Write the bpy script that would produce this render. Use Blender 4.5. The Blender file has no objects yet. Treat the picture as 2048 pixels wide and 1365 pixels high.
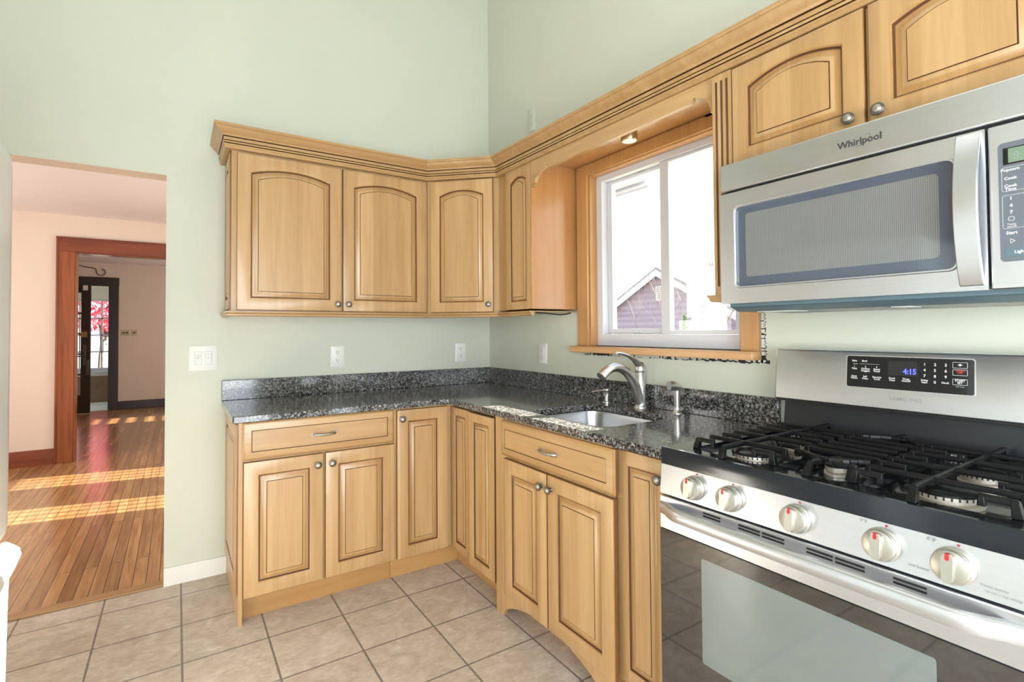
import bpy, math, random
from mathutils import Vector, Matrix
from mathutils.geometry import tessellate_polygon
random.seed(7)
C = bpy.context.scene.collection
sc = bpy.context.scene
R = math.radians

# ------------------------------------------------------------------ camera
cam = bpy.data.objects.new('camera', bpy.data.cameras.new('camera'))
C.objects.link(cam)
sc.camera = cam
F_PX = 1019.93
YAW, PITCH, ROLL = -0.5721, 0.0215, -0.0068
_cy, _sy, _cp, _sp = math.cos(YAW), math.sin(YAW), math.cos(PITCH), math.sin(PITCH)
_r = Vector((_cy, _sy, 0)); _f = Vector((-_sy*_cp, _cy*_cp, _sp)); _u = Vector((_sy*_sp, -_cy*_sp, _cp))
_r3 = math.cos(ROLL)*_r + math.sin(ROLL)*_u
_u3 = -math.sin(ROLL)*_r + math.cos(ROLL)*_u
m = Matrix((_r3, _u3, -_f)).transposed().to_4x4()
m.translation = (-1.8757, -3.1215, 1.2745)
cam.matrix_world = m
cam.data.sensor_width = 36
cam.data.lens = F_PX/2048*36
cam.data.shift_x = 13.3/2048
cam.data.shift_y = -41.94/2048
cam.data.clip_start = 0.02

# ------------------------------------------------------------------ world, sun, daylight
SUN_EL, SUN_SLOPE = R(29.5), 0.19
w = bpy.data.worlds.new('sky'); sc.world = w; w.use_nodes = True
nt = w.node_tree; nt.nodes.clear()
wo = nt.nodes.new('ShaderNodeOutputWorld'); wb = nt.nodes.new('ShaderNodeBackground')
tc = nt.nodes.new('ShaderNodeTexCoord'); sx = nt.nodes.new('ShaderNodeSeparateXYZ'); cr = nt.nodes.new('ShaderNodeValToRGB')
nt.links.new(tc.outputs['Generated'], sx.inputs[0]); nt.links.new(sx.outputs['Z'], cr.inputs[0])
cr.color_ramp.elements[0].position = 0.0; cr.color_ramp.elements[0].color = (.93, .93, .93, 1)
cr.color_ramp.elements[1].position = .7; cr.color_ramp.elements[1].color = (.74, .86, 1, 1)
wb.inputs['Strength'].default_value = 2.0
nt.links.new(cr.outputs[0], wb.inputs['Color']); nt.links.new(wb.outputs[0], wo.inputs['Surface'])

def lamp(name, kind, loc, energy, color=(1, 1, 1), size=(1, 1), direction=(0, 0, -1), spread=180):
    d = bpy.data.lights.new(name, kind); d.energy = energy; d.color = color
    if kind == 'AREA':
        d.shape = 'RECTANGLE'; d.size, d.size_y = size; d.spread = R(spread)
    o = bpy.data.objects.new(name, d); C.objects.link(o); o.location = loc
    o.rotation_euler = Vector(direction).to_track_quat('-Z', 'Y').to_euler()
    return o
_h = math.cos(SUN_EL)/math.hypot(1, SUN_SLOPE)
sun = lamp('sun', 'SUN', (8, -3, 6), 76.0, (1, .93, .82), direction=(-_h, SUN_SLOPE*_h, -math.sin(SUN_EL)))
sun.data.angle = R(.6)
# daylight at the openings of the house, and added fill lamps
lamp('fill_ceiling', 'AREA', (-1.6, -2.6, 4.14), 9, (.98, .985, 1), (1.8, 2.6), (0, 0, -1))  # added overhead fill lamp, no fixture stands here
lamp('daylight_patio', 'AREA', (-1.9, -4.93, .98), 126, (.83, .91, 1), (1.9, 1.75), (0, 1, 0))
lamp('fill_kitchen_side', 'AREA', (-2.98, -3.6, 1.75), 30, (.95, .97, 1), (1.0, 1.2), (1, 0.1, 0))  # added fill lamp by an unseen side opening
lamp('daylight_hall', 'AREA', (-.1, 1.7, 1.5), 44, (1, .96, .93), (2.0, 1.3), (-1, 0, 0))
lamp('fill_hall_left', 'AREA', (-4.66, 1.8, 1.5), 46, (1, .96, .94), (2.0, 1.4), (1, 0, 0))  # added fill lamp for the hall, out of view
lamp('daylight_parlor', 'AREA', (-.1, 5.9, 1.5), 30, (1, .95, .92), (1.6, 1.3), (-1, 0, 0))
sc.view_settings.view_transform = 'Standard'
sc.view_settings.look = 'None'
sc.view_settings.exposure = 0.0
sc.view_settings.gamma = 1.0
sc.view_settings.use_curve_mapping = False

# ------------------------------------------------------------------ materials
def srgb(r, g, b):
    f = lambda c: (c/255/12.92 if c/255 <= .04045 else ((c/255+.055)/1.055)**2.4)
    return (f(r), f(g), f(b), 1)
class N:
    def __init__(s, name):
        s.m = bpy.data.materials.new(name); s.m.use_nodes = True
        s.t = s.m.node_tree; s.b = s.t.nodes['Principled BSDF']; s.out = s.t.nodes['Material Output']
    def n(s, k, **kw):
        x = s.t.nodes.new('ShaderNode'+k)
        for a, v in kw.items(): setattr(x, a, v)
        return x
    def l(s, a, b): s.t.links.new(a, b)
    def coord(s, scale=(1, 1, 1), rot=(0, 0, 0), world=False, rand=0):
        if world: src = s.n('NewGeometry').outputs['Position']
        else: src = s.n('TexCoord').outputs['Object']
        if rand:
            oi = s.n('ObjectInfo'); mu = s.n('VectorMath', operation='SCALE'); mu.inputs[0].default_value = (rand, rand*1.7, rand*2.3)
            s.l(oi.outputs['Random'], mu.inputs['Scale'])
            ad = s.n('VectorMath', operation='ADD'); s.l(src, ad.inputs[0]); s.l(mu.outputs[0], ad.inputs[1]); src = ad.outputs[0]
        mp = s.n('Mapping'); mp.inputs['Scale'].default_value = scale; mp.inputs['Rotation'].default_value = rot
        s.l(src, mp.inputs[0]); return mp.outputs[0]
    def noise(s, vec, scale, detail=4, rough=.55, dist=0):
        x = s.n('TexNoise'); x.inputs['Scale'].default_value = scale; x.inputs['Detail'].default_value = detail
        x.inputs['Roughness'].default_value = rough; x.inputs['Distortion'].default_value = dist
        s.l(vec, x.inputs['Vector']); return x.outputs['Fac']
    def ramp(s, fac, *stops, interp='LINEAR'):
        x = s.n('ValToRGB'); e = x.color_ramp; e.interpolation = interp
        while len(e.elements) < len(stops): e.elements.new(.5)
        for q, (p, c) in zip(e.elements, stops): q.position = p; q.color = c if len(c) == 4 else (*c, 1)
        s.l(fac, x.inputs[0]); return x.outputs['Color']
    def mix(s, fac, a, b, mode='MIX'):
        x = s.n('Mix', data_type='RGBA', blend_type=mode)
        for sock, v in ((x.inputs[0], fac), (x.inputs[6], a), (x.inputs[7], b)):
            if hasattr(v, 'is_linked'): s.l(v, sock)
            else: sock.default_value = v
        return x.outputs[2]
    def bump(s, h, strength=.2, dist=.01):
        x = s.n('Bump'); x.inputs['Strength'].default_value = strength; x.inputs['Distance'].default_value = dist
        s.l(h, x.inputs['Height']); s.l(x.outputs[0], s.b.inputs['Normal'])
    def set(s, **kw):
        for k, v in kw.items():
            i = s.b.inputs[k.replace('_', ' ')]
            if hasattr(v, 'is_linked'): s.l(v, i)
            else: i.default_value = v
        return s
def plain(name, col, rough=.5, metal=0, coat=0, emit=None, es=1, spec=.5, noise=.06):
    q = N(name)
    c = q.mix(noise, col, (0, 0, 0, 1)) if False else col
    if noise:
        f = q.noise(q.coord((1, 1, 1), rand=3), 6, 3)
        c = q.ramp(f, (.3, tuple(x*(1-noise) for x in col[:3])), (.7, tuple(min(1, x*(1+noise)) for x in col[:3])))
    q.set(Base_Color=c, Roughness=rough, Metallic=metal, Coat_Weight=coat)
    q.b.inputs['Specular IOR Level'].default_value = spec
    if emit: q.set(Emission_Color=emit, Emission_Strength=es)
    return q.m
def wood(name, light, dark, axis='z', rough=.34, stave=.085, coat=.25, grain=1.0):
    q = N(name)
    sc_ = {'z': (1, 1, .06), 'x': (.06, 1, 1), 'y': (1, .06, 1)}[axis]
    v = q.coord(sc_, rand=5)
    g = q.noise(v, 42*grain, 6, .6, .6)
    v2 = q.coord(tuple(a*1 for a in sc_), rand=9)
    g2 = q.noise(v2, 9, 3, .5, 1.2)
    c = q.ramp(g, (.32, dark), (.62, light))
    c = q.mix(.45, c, q.ramp(g2, (.35, dark), (.65, tuple(min(1, x*1.06) for x in light[:3])+(1,))))
    # glued staves of slightly different tone
    src = q.coord(rand=2)
    sp = q.n('SeparateXYZ'); q.l(src, sp.inputs[0])
    sel = sp.outputs['X'] if axis == 'z' else sp.outputs['Z']
    dv = q.n('Math', operation='DIVIDE'); q.l(sel, dv.inputs[0]); dv.inputs[1].default_value = stave
    fl = q.n('Math', operation='FLOOR'); q.l(dv.outputs[0], fl.inputs[0])
    wn = q.n('TexWhiteNoise', noise_dimensions='1D'); q.l(fl.outputs[0], wn.inputs['W'])
    tone = q.ramp(wn.outputs['Value'], (0, (.84, .80, .74)), (1, (1.0, 1.0, 1.0)))
    c = q.mix(1, c, tone, 'MULTIPLY')
    q.set(Base_Color=c, Roughness=rough, Coat_Weight=coat, Coat_Roughness=.25)
    q.bump(g, .04, .002)
    return q.m
M = {}
MAPL, MAPD = (.525, .338, .162, 1), (.420, .248, .104, 1)
M['maple'] = wood('maple_vertical', MAPL, MAPD, 'z')
M['maple_h'] = wood('maple_horizontal', MAPL, MAPD, 'x')
M['maple_y'] = wood('maple_lengthwise', MAPL, MAPD, 'y')
M['sillwood'] = wood('maple_sill', (.64, .38, .18, 1), (.52, .28, .115, 1), 'y')
M['edge'] = wood('maple_shaded_edge', (.22, .095, .034, 1), (.15, .060, .020, 1), 'z')  # dark brown stands for shade on door and drawer side edges
M['toe'] = wood('maple_toe_kick', (.50, .285, .105, 1), (.42, .225, .08, 1), 'x', stave=2)
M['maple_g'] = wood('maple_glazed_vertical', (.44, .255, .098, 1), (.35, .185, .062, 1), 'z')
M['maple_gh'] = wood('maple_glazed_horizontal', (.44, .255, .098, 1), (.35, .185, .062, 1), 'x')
M['panelwood'] = wood('maple_veneer', (.47, .235, .083, 1), (.41, .19, .063, 1), 'z', rough=.12, stave=2, coat=1.0)
M['casing'] = wood('maple_casing', (.54, .29, .108, 1), (.43, .215, .075, 1), 'z', rough=.3, stave=2)
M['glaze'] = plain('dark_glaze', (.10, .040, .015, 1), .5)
M['redoak'] = wood('red_stained_oak', (.36, .105, .028, 1), (.14, .03, .008, 1), 'z', rough=.3, stave=3, grain=.7)
M['redoak_h'] = wood('red_stained_oak_rail', (.26, .06, .016, 1), (.11, .02, .006, 1), 'x', rough=.3, stave=3, grain=.7)
M['blackwood'] = wood('dark_stained_wood', (.030, .012, .008, 1), (.010, .005, .004, 1), 'z', rough=.35, stave=3)
def paint(name, col, bump=.05):
    q = N(name); v = q.coord(world=True)
    f = q.noise(v, 2.2, 4); g = q.noise(v, 160, 2)
    q.set(Base_Color=q.ramp(f, (.3, tuple(x*.965 for x in col[:3])), (.7, col[:3])), Roughness=.6)
    q.bump(g, bump, .002); return q.m
M['green'] = paint('pale_green_paint', (.605, .625, .53, 1))
M['peach'] = paint('peach_paint', (.71, .585, .48, 1))
M['hallceil'] = paint('hall_ceiling_paint', (.80, .74, .73, 1))
M['white'] = paint('white_trim_paint', (.80, .79, .74, 1))
M['ceil'] = paint('ceiling_paint', (.82, .82, .78, 1))
M['plastic'] = plain('white_plastic', (.80, .80, .76, 1), .35, noise=.02)
M['ivory'] = plain('ivory_plastic', (.50, .42, .27, 1), .4, noise=.02)
M['vinyl'] = plain('white_vinyl', (.62, .62, .66, 1), .35, noise=.02)
M['dark'] = plain('dark_gap', (.012, .011, .010, 1), .6)
M['slotdark'] = plain('slot_dark', (.03, .025, .02, 1), .5, noise=0)
def tile():
    q = N('beige_ceramic_tile'); P = .3056
    geo = q.n('NewGeometry'); mp = q.n('Mapping'); mp.inputs['Location'].default_value = (1.8514+P*20, .1564+P*40, 0)
    q.l(geo.outputs['Position'], mp.inputs[0])
    br = q.n('TexBrick', offset=0, squash=1); br.inputs['Scale'].default_value = 1
    br.inputs['Brick Width'].default_value = P; br.inputs['Row Height'].default_value = P
    br.inputs['Mortar Size'].default_value = .0042; br.inputs['Mortar Smooth'].default_value = .15; br.inputs['Bias'].default_value = 0
    br.inputs['Color1'].default_value = (.0, .0, .0, 1); br.inputs['Color2'].default_value = (1, 1, 1, 1); br.inputs['Mortar'].default_value = (.5, .5, .5, 1)
    q.l(mp.outputs[0], br.inputs['Vector'])
    v = q.coord((1, 1, 1), world=True); v2 = q.coord((1, 2.2, 1), (0, 0, .5), world=True)
    a = q.noise(v, 9, 8, .62, 1.2); b = q.noise(v2, 28, 6, .65, .8); cl = q.noise(v, 3.0, 3)
    c = q.ramp(a, (.32, (.37, .295, .235)), (.5, (.53, .45, .38)), (.68, (.70, .63, .555)))
    c = q.mix(.45, c, q.ramp(b, (.36, (.37, .285, .22)), (.58, (.58, .50, .42)), (.72, (.78, .71, .63))))
    c = q.mix(.12, c, q.ramp(br.outputs['Color'], (0, (.36, .28, .21)), (1, (.58, .50, .41))))
    g = q.noise(v, 60, 3)
    gc = q.ramp(g, (.3, (.15, .12, .10)), (.7, (.25, .21, .18)))
    q.set(Base_Color=q.mix(br.outputs['Fac'], c, gc), Roughness=.42)
    inv = q.n('Math', operation='SUBTRACT'); inv.inputs[0].default_value = 1; q.l(br.outputs['Fac'], inv.inputs[1])
    ad = q.n('Math', operation='MULTIPLY_ADD'); q.l(b, ad.inputs[0]); ad.inputs[1].default_value = .16; q.l(inv.outputs[0], ad.inputs[2])
    q.bump(ad.outputs[0], .35, .004)
    return q.m
M['tile'] = tile()
def planks():
    q = N('oak_strip_floor')
    geo = q.n('NewGeometry'); mp = q.n('Mapping'); mp.inputs['Rotation'].default_value = (0, 0, math.pi/2); mp.inputs['Location'].default_value = (20, 20, 0)
    q.l(geo.outputs['Position'], mp.inputs[0])
    br = q.n('TexBrick', offset=.37, offset_frequency=2, squash=1); br.inputs['Scale'].default_value = 1
    br.inputs['Brick Width'].default_value = 1.25; br.inputs['Row Height'].default_value = .0575
    br.inputs['Mortar Size'].default_value = .0016; br.inputs['Mortar Smooth'].default_value = .1
    br.inputs['Color1'].default_value = (0, 0, 0, 1); br.inputs['Color2'].default_value = (1, 1, 1, 1)
    q.l(mp.outputs[0], br.inputs['Vector'])
    # per-plank offset of the grain
    ad = q.n('VectorMath', operation='MULTIPLY_ADD'); q.l(br.outputs['Color'], ad.inputs[0]); ad.inputs[1].default_value = (7, 13, 3); q.l(geo.outputs['Position'], ad.inputs[2])
    m2 = q.n('Mapping'); m2.inputs['Scale'].default_value = (1, .05, 1); q.l(ad.outputs[0], m2.inputs[0])
    g = q.noise(m2.outputs[0], 55, 6, .65, 1.0); g2 = q.noise(m2.outputs[0], 12, 3, .5, 2.5)
    c = q.ramp(g, (.3, (.25, .115, .042)), (.65, (.49, .285, .122)))
    c = q.mix(.4, c, q.ramp(g2, (.35, (.27, .125, .046)), (.65, (.55, .32, .14))))
    c = q.mix(1, c, q.ramp(br.outputs['Color'], (0, (.70, .66, .62)), (1, (1.12, 1.1, 1.06))), 'MULTIPLY')
    q.set(Base_Color=q.mix(br.outputs['Fac'], c, (.035, .013, .007, 1)), Roughness=.24, Coat_Weight=.35, Coat_Roughness=.15)
    q.bump(g, .05, .002)
    return q.m
M['planks'] = planks()
M['threshold'] = wood('oak_threshold', (.50, .30, .135, 1), (.33, .17, .065, 1), 'x', stave=2)
def granite():
    q = N('speckled_granite'); v = q.coord(world=True)
    vo = q.n('TexVoronoi'); vo.inputs['Scale'].default_value = 210; q.l(v, vo.inputs['Vector'])
    sp = q.n('SeparateColor'); q.l(vo.outputs['Color'], sp.inputs[0])
    vo2 = q.n('TexVoronoi'); vo2.inputs['Scale'].default_value = 120; q.l(v, vo2.inputs['Vector'])
    sp2 = q.n('SeparateColor'); q.l(vo2.outputs['Color'], sp2.inputs[0])
    a = q.ramp(sp.outputs[0], (0, (.006, .006, .007)), (.36, (.018, .018, .020)), (.50, (.065, .064, .064)), (.64, (.15, .145, .14)), (.80, (.21, .175, .13)), (.88, (.42, .42, .41)), interp='CONSTANT')
    b = q.ramp(sp2.outputs[0], (0, (.007, .007, .008)), (.45, (.050, .050, .050)), (.70, (.16, .15, .135)), (.85, (.36, .36, .36)), interp='CONSTANT')
    c = q.mix(.4, a, b)
    q.set(Base_Color=c, Roughness=.12, Coat_Weight=.3, Coat_Roughness=.05)
    return q.m
M['granite'] = granite()
def steel(name, col=(.71, .725, .77), rough=.32, axis='x', smudge=True):
    q = N(name)
    s_ = {'x': (.02, 1, 1), 'z': (1, 1, .02), 'y': (1, .02, 1)}[axis]
    f = q.noise(q.coord(s_, rand=4), 320, 3, .6)
    s2 = q.noise(q.coord(rand=6), 5, 4, .6, .8)
    rr = q.n('MapRange'); rr.inputs['To Min'].default_value = rough*.85; rr.inputs['To Max'].default_value = rough*1.25; q.l(s2 if smudge else f, rr.inputs[0])
    q.set(Base_Color=q.ramp(f, (.3, tuple(x*.95 for x in col)), (.7, col)), Metallic=1, Roughness=rr.outputs[0])
    q.bump(f, .03, .001); return q.m
M['steel'] = steel('brushed_stainless')
M['steel_d'] = steel('sink_stainless', (.50, .50, .51), .3, 'y')
M['nickel'] = steel('brushed_nickel', (.66, .655, .64), .3, 'z', False)
M['pewter'] = plain('antique_pewter', (.17, .155, .145, 1), .4, 1)
M['pewter_l'] = plain('worn_pewter', (.42, .395, .35, 1), .42, 1)
M['iron'] = plain('cast_iron', (.004, .004, .005, 1), .36, spec=.3)
M['enamel'] = plain('black_enamel', (.007, .008, .010, 1), .12, coat=.4)
M['enamel_blue'] = plain('black_enamel_band', (.006, .009, .014, 1), .14, coat=.1)
M['blackglass'] = plain('black_glass_flat', (.006, .006, .007, 1), .05, noise=0)
M['ovenglass'] = plain('black_glass', (.006, .006, .007, 1), .04, coat=.9, spec=.9, noise=0)
M['reflection_glass'] = plain('glass_painted_reflection', (.15, .18, .172, 1), .05, coat=.9, spec=.9, noise=.03)  # grey-green floor reflection put into the oven window's colour
for k_ in ('ovenglass', 'reflection_glass'): M[k_].node_tree.nodes['Principled BSDF'].inputs['IOR'].default_value = 1.75
M['burner'] = plain('burner_alloy', (.62, .58, .50, 1), .4, .6)
M['knobmetal'] = plain('satin_knob_metal', (.50, .485, .43, 1), .33, .85)
M['red'] = plain('red_marker', (.42, .02, .025, 1), .4, noise=0)
M['print_w'] = plain('white_print', (.75, .75, .75, 1), .5, noise=0)
M['print_d'] = plain('grey_print', (.22, .22, .22, 1), .5, noise=0)
M['print_r'] = plain('red_print', (.55, .05, .03, 1), .5, noise=0)
M['led'] = plain('blue_led', (.02, .02, .1, 1), .5, emit=(.08, .10, 1, 1), es=3.0, noise=0)
M['lcd'] = plain('green_lcd', (.16, .24, .16, 1), .25, noise=0)
M['slate'] = plain('slate_grey_panel', (.125, .14, .165, 1), .3, noise=.02)
M['underside'] = plain('blue_grey_enamel', (.10, .16, .19, 1), .35)
M['fridge'] = plain('white_appliance_enamel', (.86, .885, .885, 1), .3, noise=.01)
M['mesh'] = plain('filter_mesh', (.35, .34, .31, 1), .4, .7)
def glass(name, tint=(1, 1, 1, 1), gloss=.05, milk=0.0, wet=False):
    q = N(name); q.t.nodes.remove(q.b)
    tr = q.n('BsdfTransparent'); tr.inputs[0].default_value = tint
    gl = q.n('BsdfGlossy'); gl.inputs['Roughness'].default_value = .02
    mx = q.n('MixShader'); mx.inputs[0].default_value = gloss
    q.l(tr.outputs[0], mx.inputs[1]); q.l(gl.outputs[0], mx.inputs[2]); last = mx.outputs[0]
    if milk:
        di = q.n('BsdfTranslucent'); di.inputs[0].default_value = (.9, .93, 1, 1)
        m2 = q.n('MixShader')
        f = q.noise(q.coord((1, 1, 1)), 5, 5, .6, .6); rg = q.n('MapRange'); rg.inputs['To Min'].default_value = milk*.6; rg.inputs['To Max'].default_value = milk*1.4
        q.l(f, rg.inputs[0]); q.l(rg.outputs[0], m2.inputs[0])
        q.l(last, m2.inputs[1]); q.l(di.outputs[0], m2.inputs[2]); last = m2.outputs[0]
    q.l(last, q.out.inputs[0]); return q.m
M['pane'] = glass('window_glass')
M['pane_misty'] = glass('misted_window_glass', milk=.0022)
M['sun_dimmer'] = glass('sun_dimming_pane', (.55, .55, .55, 1), .0)  # added only to weaken the sun through hall and parlor windows
def siding():
    q = N('mauve_lap_siding'); geo = q.n('NewGeometry'); sp = q.n('SeparateXYZ'); q.l(geo.outputs['Position'], sp.inputs[0])
    fr = q.n('Math', operation='PINGPONG'); q.l(sp.outputs['Z'], fr.inputs[0]); fr.inputs[1].default_value = .1
    c = q.ramp(fr.outputs[0], (0, (.23, .20, .29)), (.14, (.36, .325, .44)), (1, (.40, .36, .48)))
    cr_ = q.n('MapRange'); q.set(Base_Color=c, Roughness=.6); return q.m
M['siding'] = siding()
M['roof'] = plain('grey_shingle', (.24, .24, .29, 1), .9, noise=.2)
M['bark'] = plain('pale_bark', (.11, .085, .085, 1), .8, noise=.2)
M['redleaf'] = plain('red_maple_leaf', (.72, .13, .20, 1), .5, noise=.3)
M['greenleaf'] = plain('green_shrub_leaf', (.09, .22, .06, 1), .5, noise=.3)
M['grass'] = plain('dry_lawn', (.15, .16, .12, 1), .8, noise=.2)
M['concrete'] = plain('tan_board', (.20, .125, .075, 1), .7, noise=.15)
M['plaster'] = plain('crumbled_plaster', (.62, .62, .58, 1), .8, noise=.25)
M['brass'] = plain('aged_brass', (.45, .32, .13, 1), .35, 1)

# ------------------------------------------------------------------ mesh builder
class MB:
    def __init__(s): s.v = []; s.f = []; s.m = []
    def add(s, vs, fs, m=0):
        o = len(s.v); s.v += [tuple(p) for p in vs]
        for i, f in enumerate(fs):
            s.f.append(tuple(a+o for a in f)); s.m.append(m[i] if isinstance(m, (list, tuple)) else m)
        return s
    def box(s, x0, x1, y0, y1, z0, z1, m=0):
        x0, x1 = sorted((x0, x1)); y0, y1 = sorted((y0, y1)); z0, z1 = sorted((z0, z1))
        return s.add([(x0, y0, z0), (x1, y0, z0), (x1, y1, z0), (x0, y1, z0), (x0, y0, z1), (x1, y0, z1), (x1, y1, z1), (x0, y1, z1)],
                     [(0, 3, 2, 1), (4, 5, 6, 7), (0, 1, 5, 4), (1, 2, 6, 5), (2, 3, 7, 6), (3, 0, 4, 7)], m)
    def rings(s, rs, m=0, cap0=False, cap1=False, closed=True, mc=None):
        n = len(rs[0]); o = len(s.v)
        for r in rs: s.v += [tuple(p) for p in r]
        for k in range(len(rs)-1):
            mm = m[k] if isinstance(m, (list, tuple)) else m
            for i in range(n if closed else n-1):
                j = (i+1) % n
                s.f.append((o+k*n+i, o+k*n+j, o+(k+1)*n+j, o+(k+1)*n+i)); s.m.append(mm)
        me = (m[-1] if isinstance(m, (list, tuple)) else m) if mc is None else mc
        if cap0: s.f.append(tuple(o+i for i in reversed(range(n)))); s.m.append(m[0] if isinstance(m, (list, tuple)) else m)
        if cap1: s.f.append(tuple(o+(len(rs)-1)*n+i for i in range(n))); s.m.append(me)
        return s
    def tube(s, pts, r, n=10, m=0, cap=True, flat=1.0):
        pts = [Vector(p) for p in pts]; rs = []
        rr = r if isinstance(r, (list, tuple)) else [r]*len(pts)
        prev = None
        for i, p in enumerate(pts):
            t = ((pts[min(i+1, len(pts)-1)]-pts[max(i-1, 0)])).normalized()
            if prev is None:
                a = Vector((0, 0, 1)) if abs(t.z) < .9 else Vector((0, 1, 0))
                u = t.cross(a).normalized()
            else: u = (prev - t*prev.dot(t)).normalized()
            prev = u; v = t.cross(u)
            rs.append([p+(u*math.cos(2*math.pi*k/n)+v*math.sin(2*math.pi*k/n)*flat)*rr[i] for k in range(n)])
        return s.rings(rs, m, cap, cap)
    def lathe(s, prof, c=(0, 0, 0), axis='z', n=24, m=0, cap0=False, cap1=True):
        rs = []
        for r, h in prof:
            ring = []
            for k in range(n):
                a = 2*math.pi*k/n; x, y = r*math.cos(a), r*math.sin(a)
                if axis == 'z': q = (c[0]+x, c[1]+y, c[2]+h)
                elif axis == '-y': q = (c[0]+x, c[1]-h, c[2]+y)
                elif axis == '-z': q = (c[0]+x, c[1]-y, c[2]-h)
                ring.append(q)
            rs.append(ring)
        return s.rings(rs, m, cap0, cap1)
    def slab(s, outer, holes, fn, t0, t1, m=0, mside=None):
        """2-D polygon with holes, given thickness; fn(a, b, t) -> point"""
        loops = [outer]+list(holes)
        flat = [p for l in loops for p in l]
        tri = tessellate_polygon([[Vector((a, b, 0)) for a, b in l] for l in loops])
        n = len(flat); o = len(s.v)
        s.v += [tuple(fn(a, b, t0)) for a, b in flat]+[tuple(fn(a, b, t1)) for a, b in flat]
        for t in tri:
            s.f.append(tuple(o+i for i in t)); s.m.append(m); s.f.append(tuple(o+n+i for i in reversed(t))); s.m.append(m)
        k = 0
        for l in loops:
            for i in range(len(l)):
                j = (i+1) % len(l)
                s.f.append((o+k+i, o+k+j, o+n+k+j, o+n+k+i)); s.m.append(m if mside is None else mside)
            k += len(l)
        return s
    def frame(s, a, b, fn, t0, t1, m=0):
        return s.rings([[fn(*p, t0) for p in a], [fn(*p, t1) for p in a], [fn(*p, t1) for p in b], [fn(*p, t0) for p in b], [fn(*p, t0) for p in a]], m)
    def build(s, name, mats, parent=None, loc=(0, 0, 0), rot=0, bevel=0, smooth=38, seg=2, kind=None):
        import bmesh
        me = bpy.data.meshes.new(name); me.from_pydata(s.v, [], s.f)
        for q in (mats if isinstance(mats, (list, tuple)) else [mats]): me.materials.append(q if not isinstance(q, str) else M[q])
        for p, k in zip(me.polygons, s.m): p.material_index = k
        bm = bmesh.new(); bm.from_mesh(me); bmesh.ops.recalc_face_normals(bm, faces=bm.faces[:]); bm.to_mesh(me); bm.free()
        for p in me.polygons: p.use_smooth = True
        me.set_sharp_from_angle(angle=R(smooth)); me.update()
        return link(name, me, parent, loc, rot, bevel, seg, kind)
def link(name, me, parent=None, loc=(0, 0, 0), rot=0, bevel=0, seg=2, kind=None):
    o = bpy.data.objects.new(name, me); C.objects.link(o)
    if parent is not None:
        o.parent = parent
        loc = (loc[0], loc[1], loc[2]-BASE.get(parent.name, 0))
    o.location = loc; o.rotation_euler = (0, 0, rot)
    if bevel:
        b = o.modifiers.new('bevel', 'BEVEL'); b.width = bevel; b.segments = seg; b.limit_method = 'ANGLE'; b.angle_limit = R(40)
    if kind: o['kind'] = kind
    return o
BASE = {}
def tag(o, label, cat, group=None):
    o['label'] = label; o['category'] = cat
    if group: o['group'] = group
    return o
def thing(name, label, cat, loc=(0, 0, 0), rot=0, group=None):
    o = bpy.data.objects.new(name, None); C.objects.link(o); o.empty_display_size = .1
    o.location = loc; o.rotation_euler = (0, 0, rot); BASE[o.name] = loc[2]
    return tag(o, label, cat, group)
def struct(mb, name, mats, **k):
    return mb.build(name, mats, kind='structure', **k)
XY = lambda a, b, t: (a, b, t)
XZ = lambda a, b, t: (a, t, b)
YZ = lambda a, b, t: (t, a, b)
def rect(a0, a1, b0, b1): return [(a0, b0), (a1, b0), (a1, b1), (a0, b1)]
def rrect(a0, a1, b0, b1, r, n=5):
    o = []
    for cx, cy, s in ((a1-r, b0+r, -90), (a1-r, b1-r, 0), (a0+r, b1-r, 90), (a0+r, b0+r, 180)):
        for k in range(n+1):
            t = R(s+90*k/n); o.append((cx+r*math.cos(t), cy+r*math.sin(t)))
    return o
def label(s, x, z, size, y, mat, parent, fix=None, **k):
    q = MB(); text(q, s, x, z, size, y, 0, **k)
    if fix: fix(q)
    return q.build('printed_label', mat, parent)
def text(mb, s, x, z, size, y, m=0, align='CENTER', squash=1, bold=0):
    cu = bpy.data.curves.new('t', 'FONT'); cu.body = s; cu.size = size; cu.align_x = align; cu.resolution_u = 2; cu.offset = bold; cu.space_line = .85
    o = bpy.data.objects.new('t', cu); C.objects.link(o)
    bpy.context.view_layer.update()
    e = o.evaluated_get(bpy.context.evaluated_depsgraph_get()); me = e.to_mesh()
    vs = [(x+v.co.x*squash, y, z+v.co.y) for v in me.vertices]; fs = [tuple(p.vertices) for p in me.polygons]
    e.to_mesh_clear(); bpy.data.objects.remove(o); bpy.data.curves.remove(cu)
    mb.add(vs, fs, m)

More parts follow.
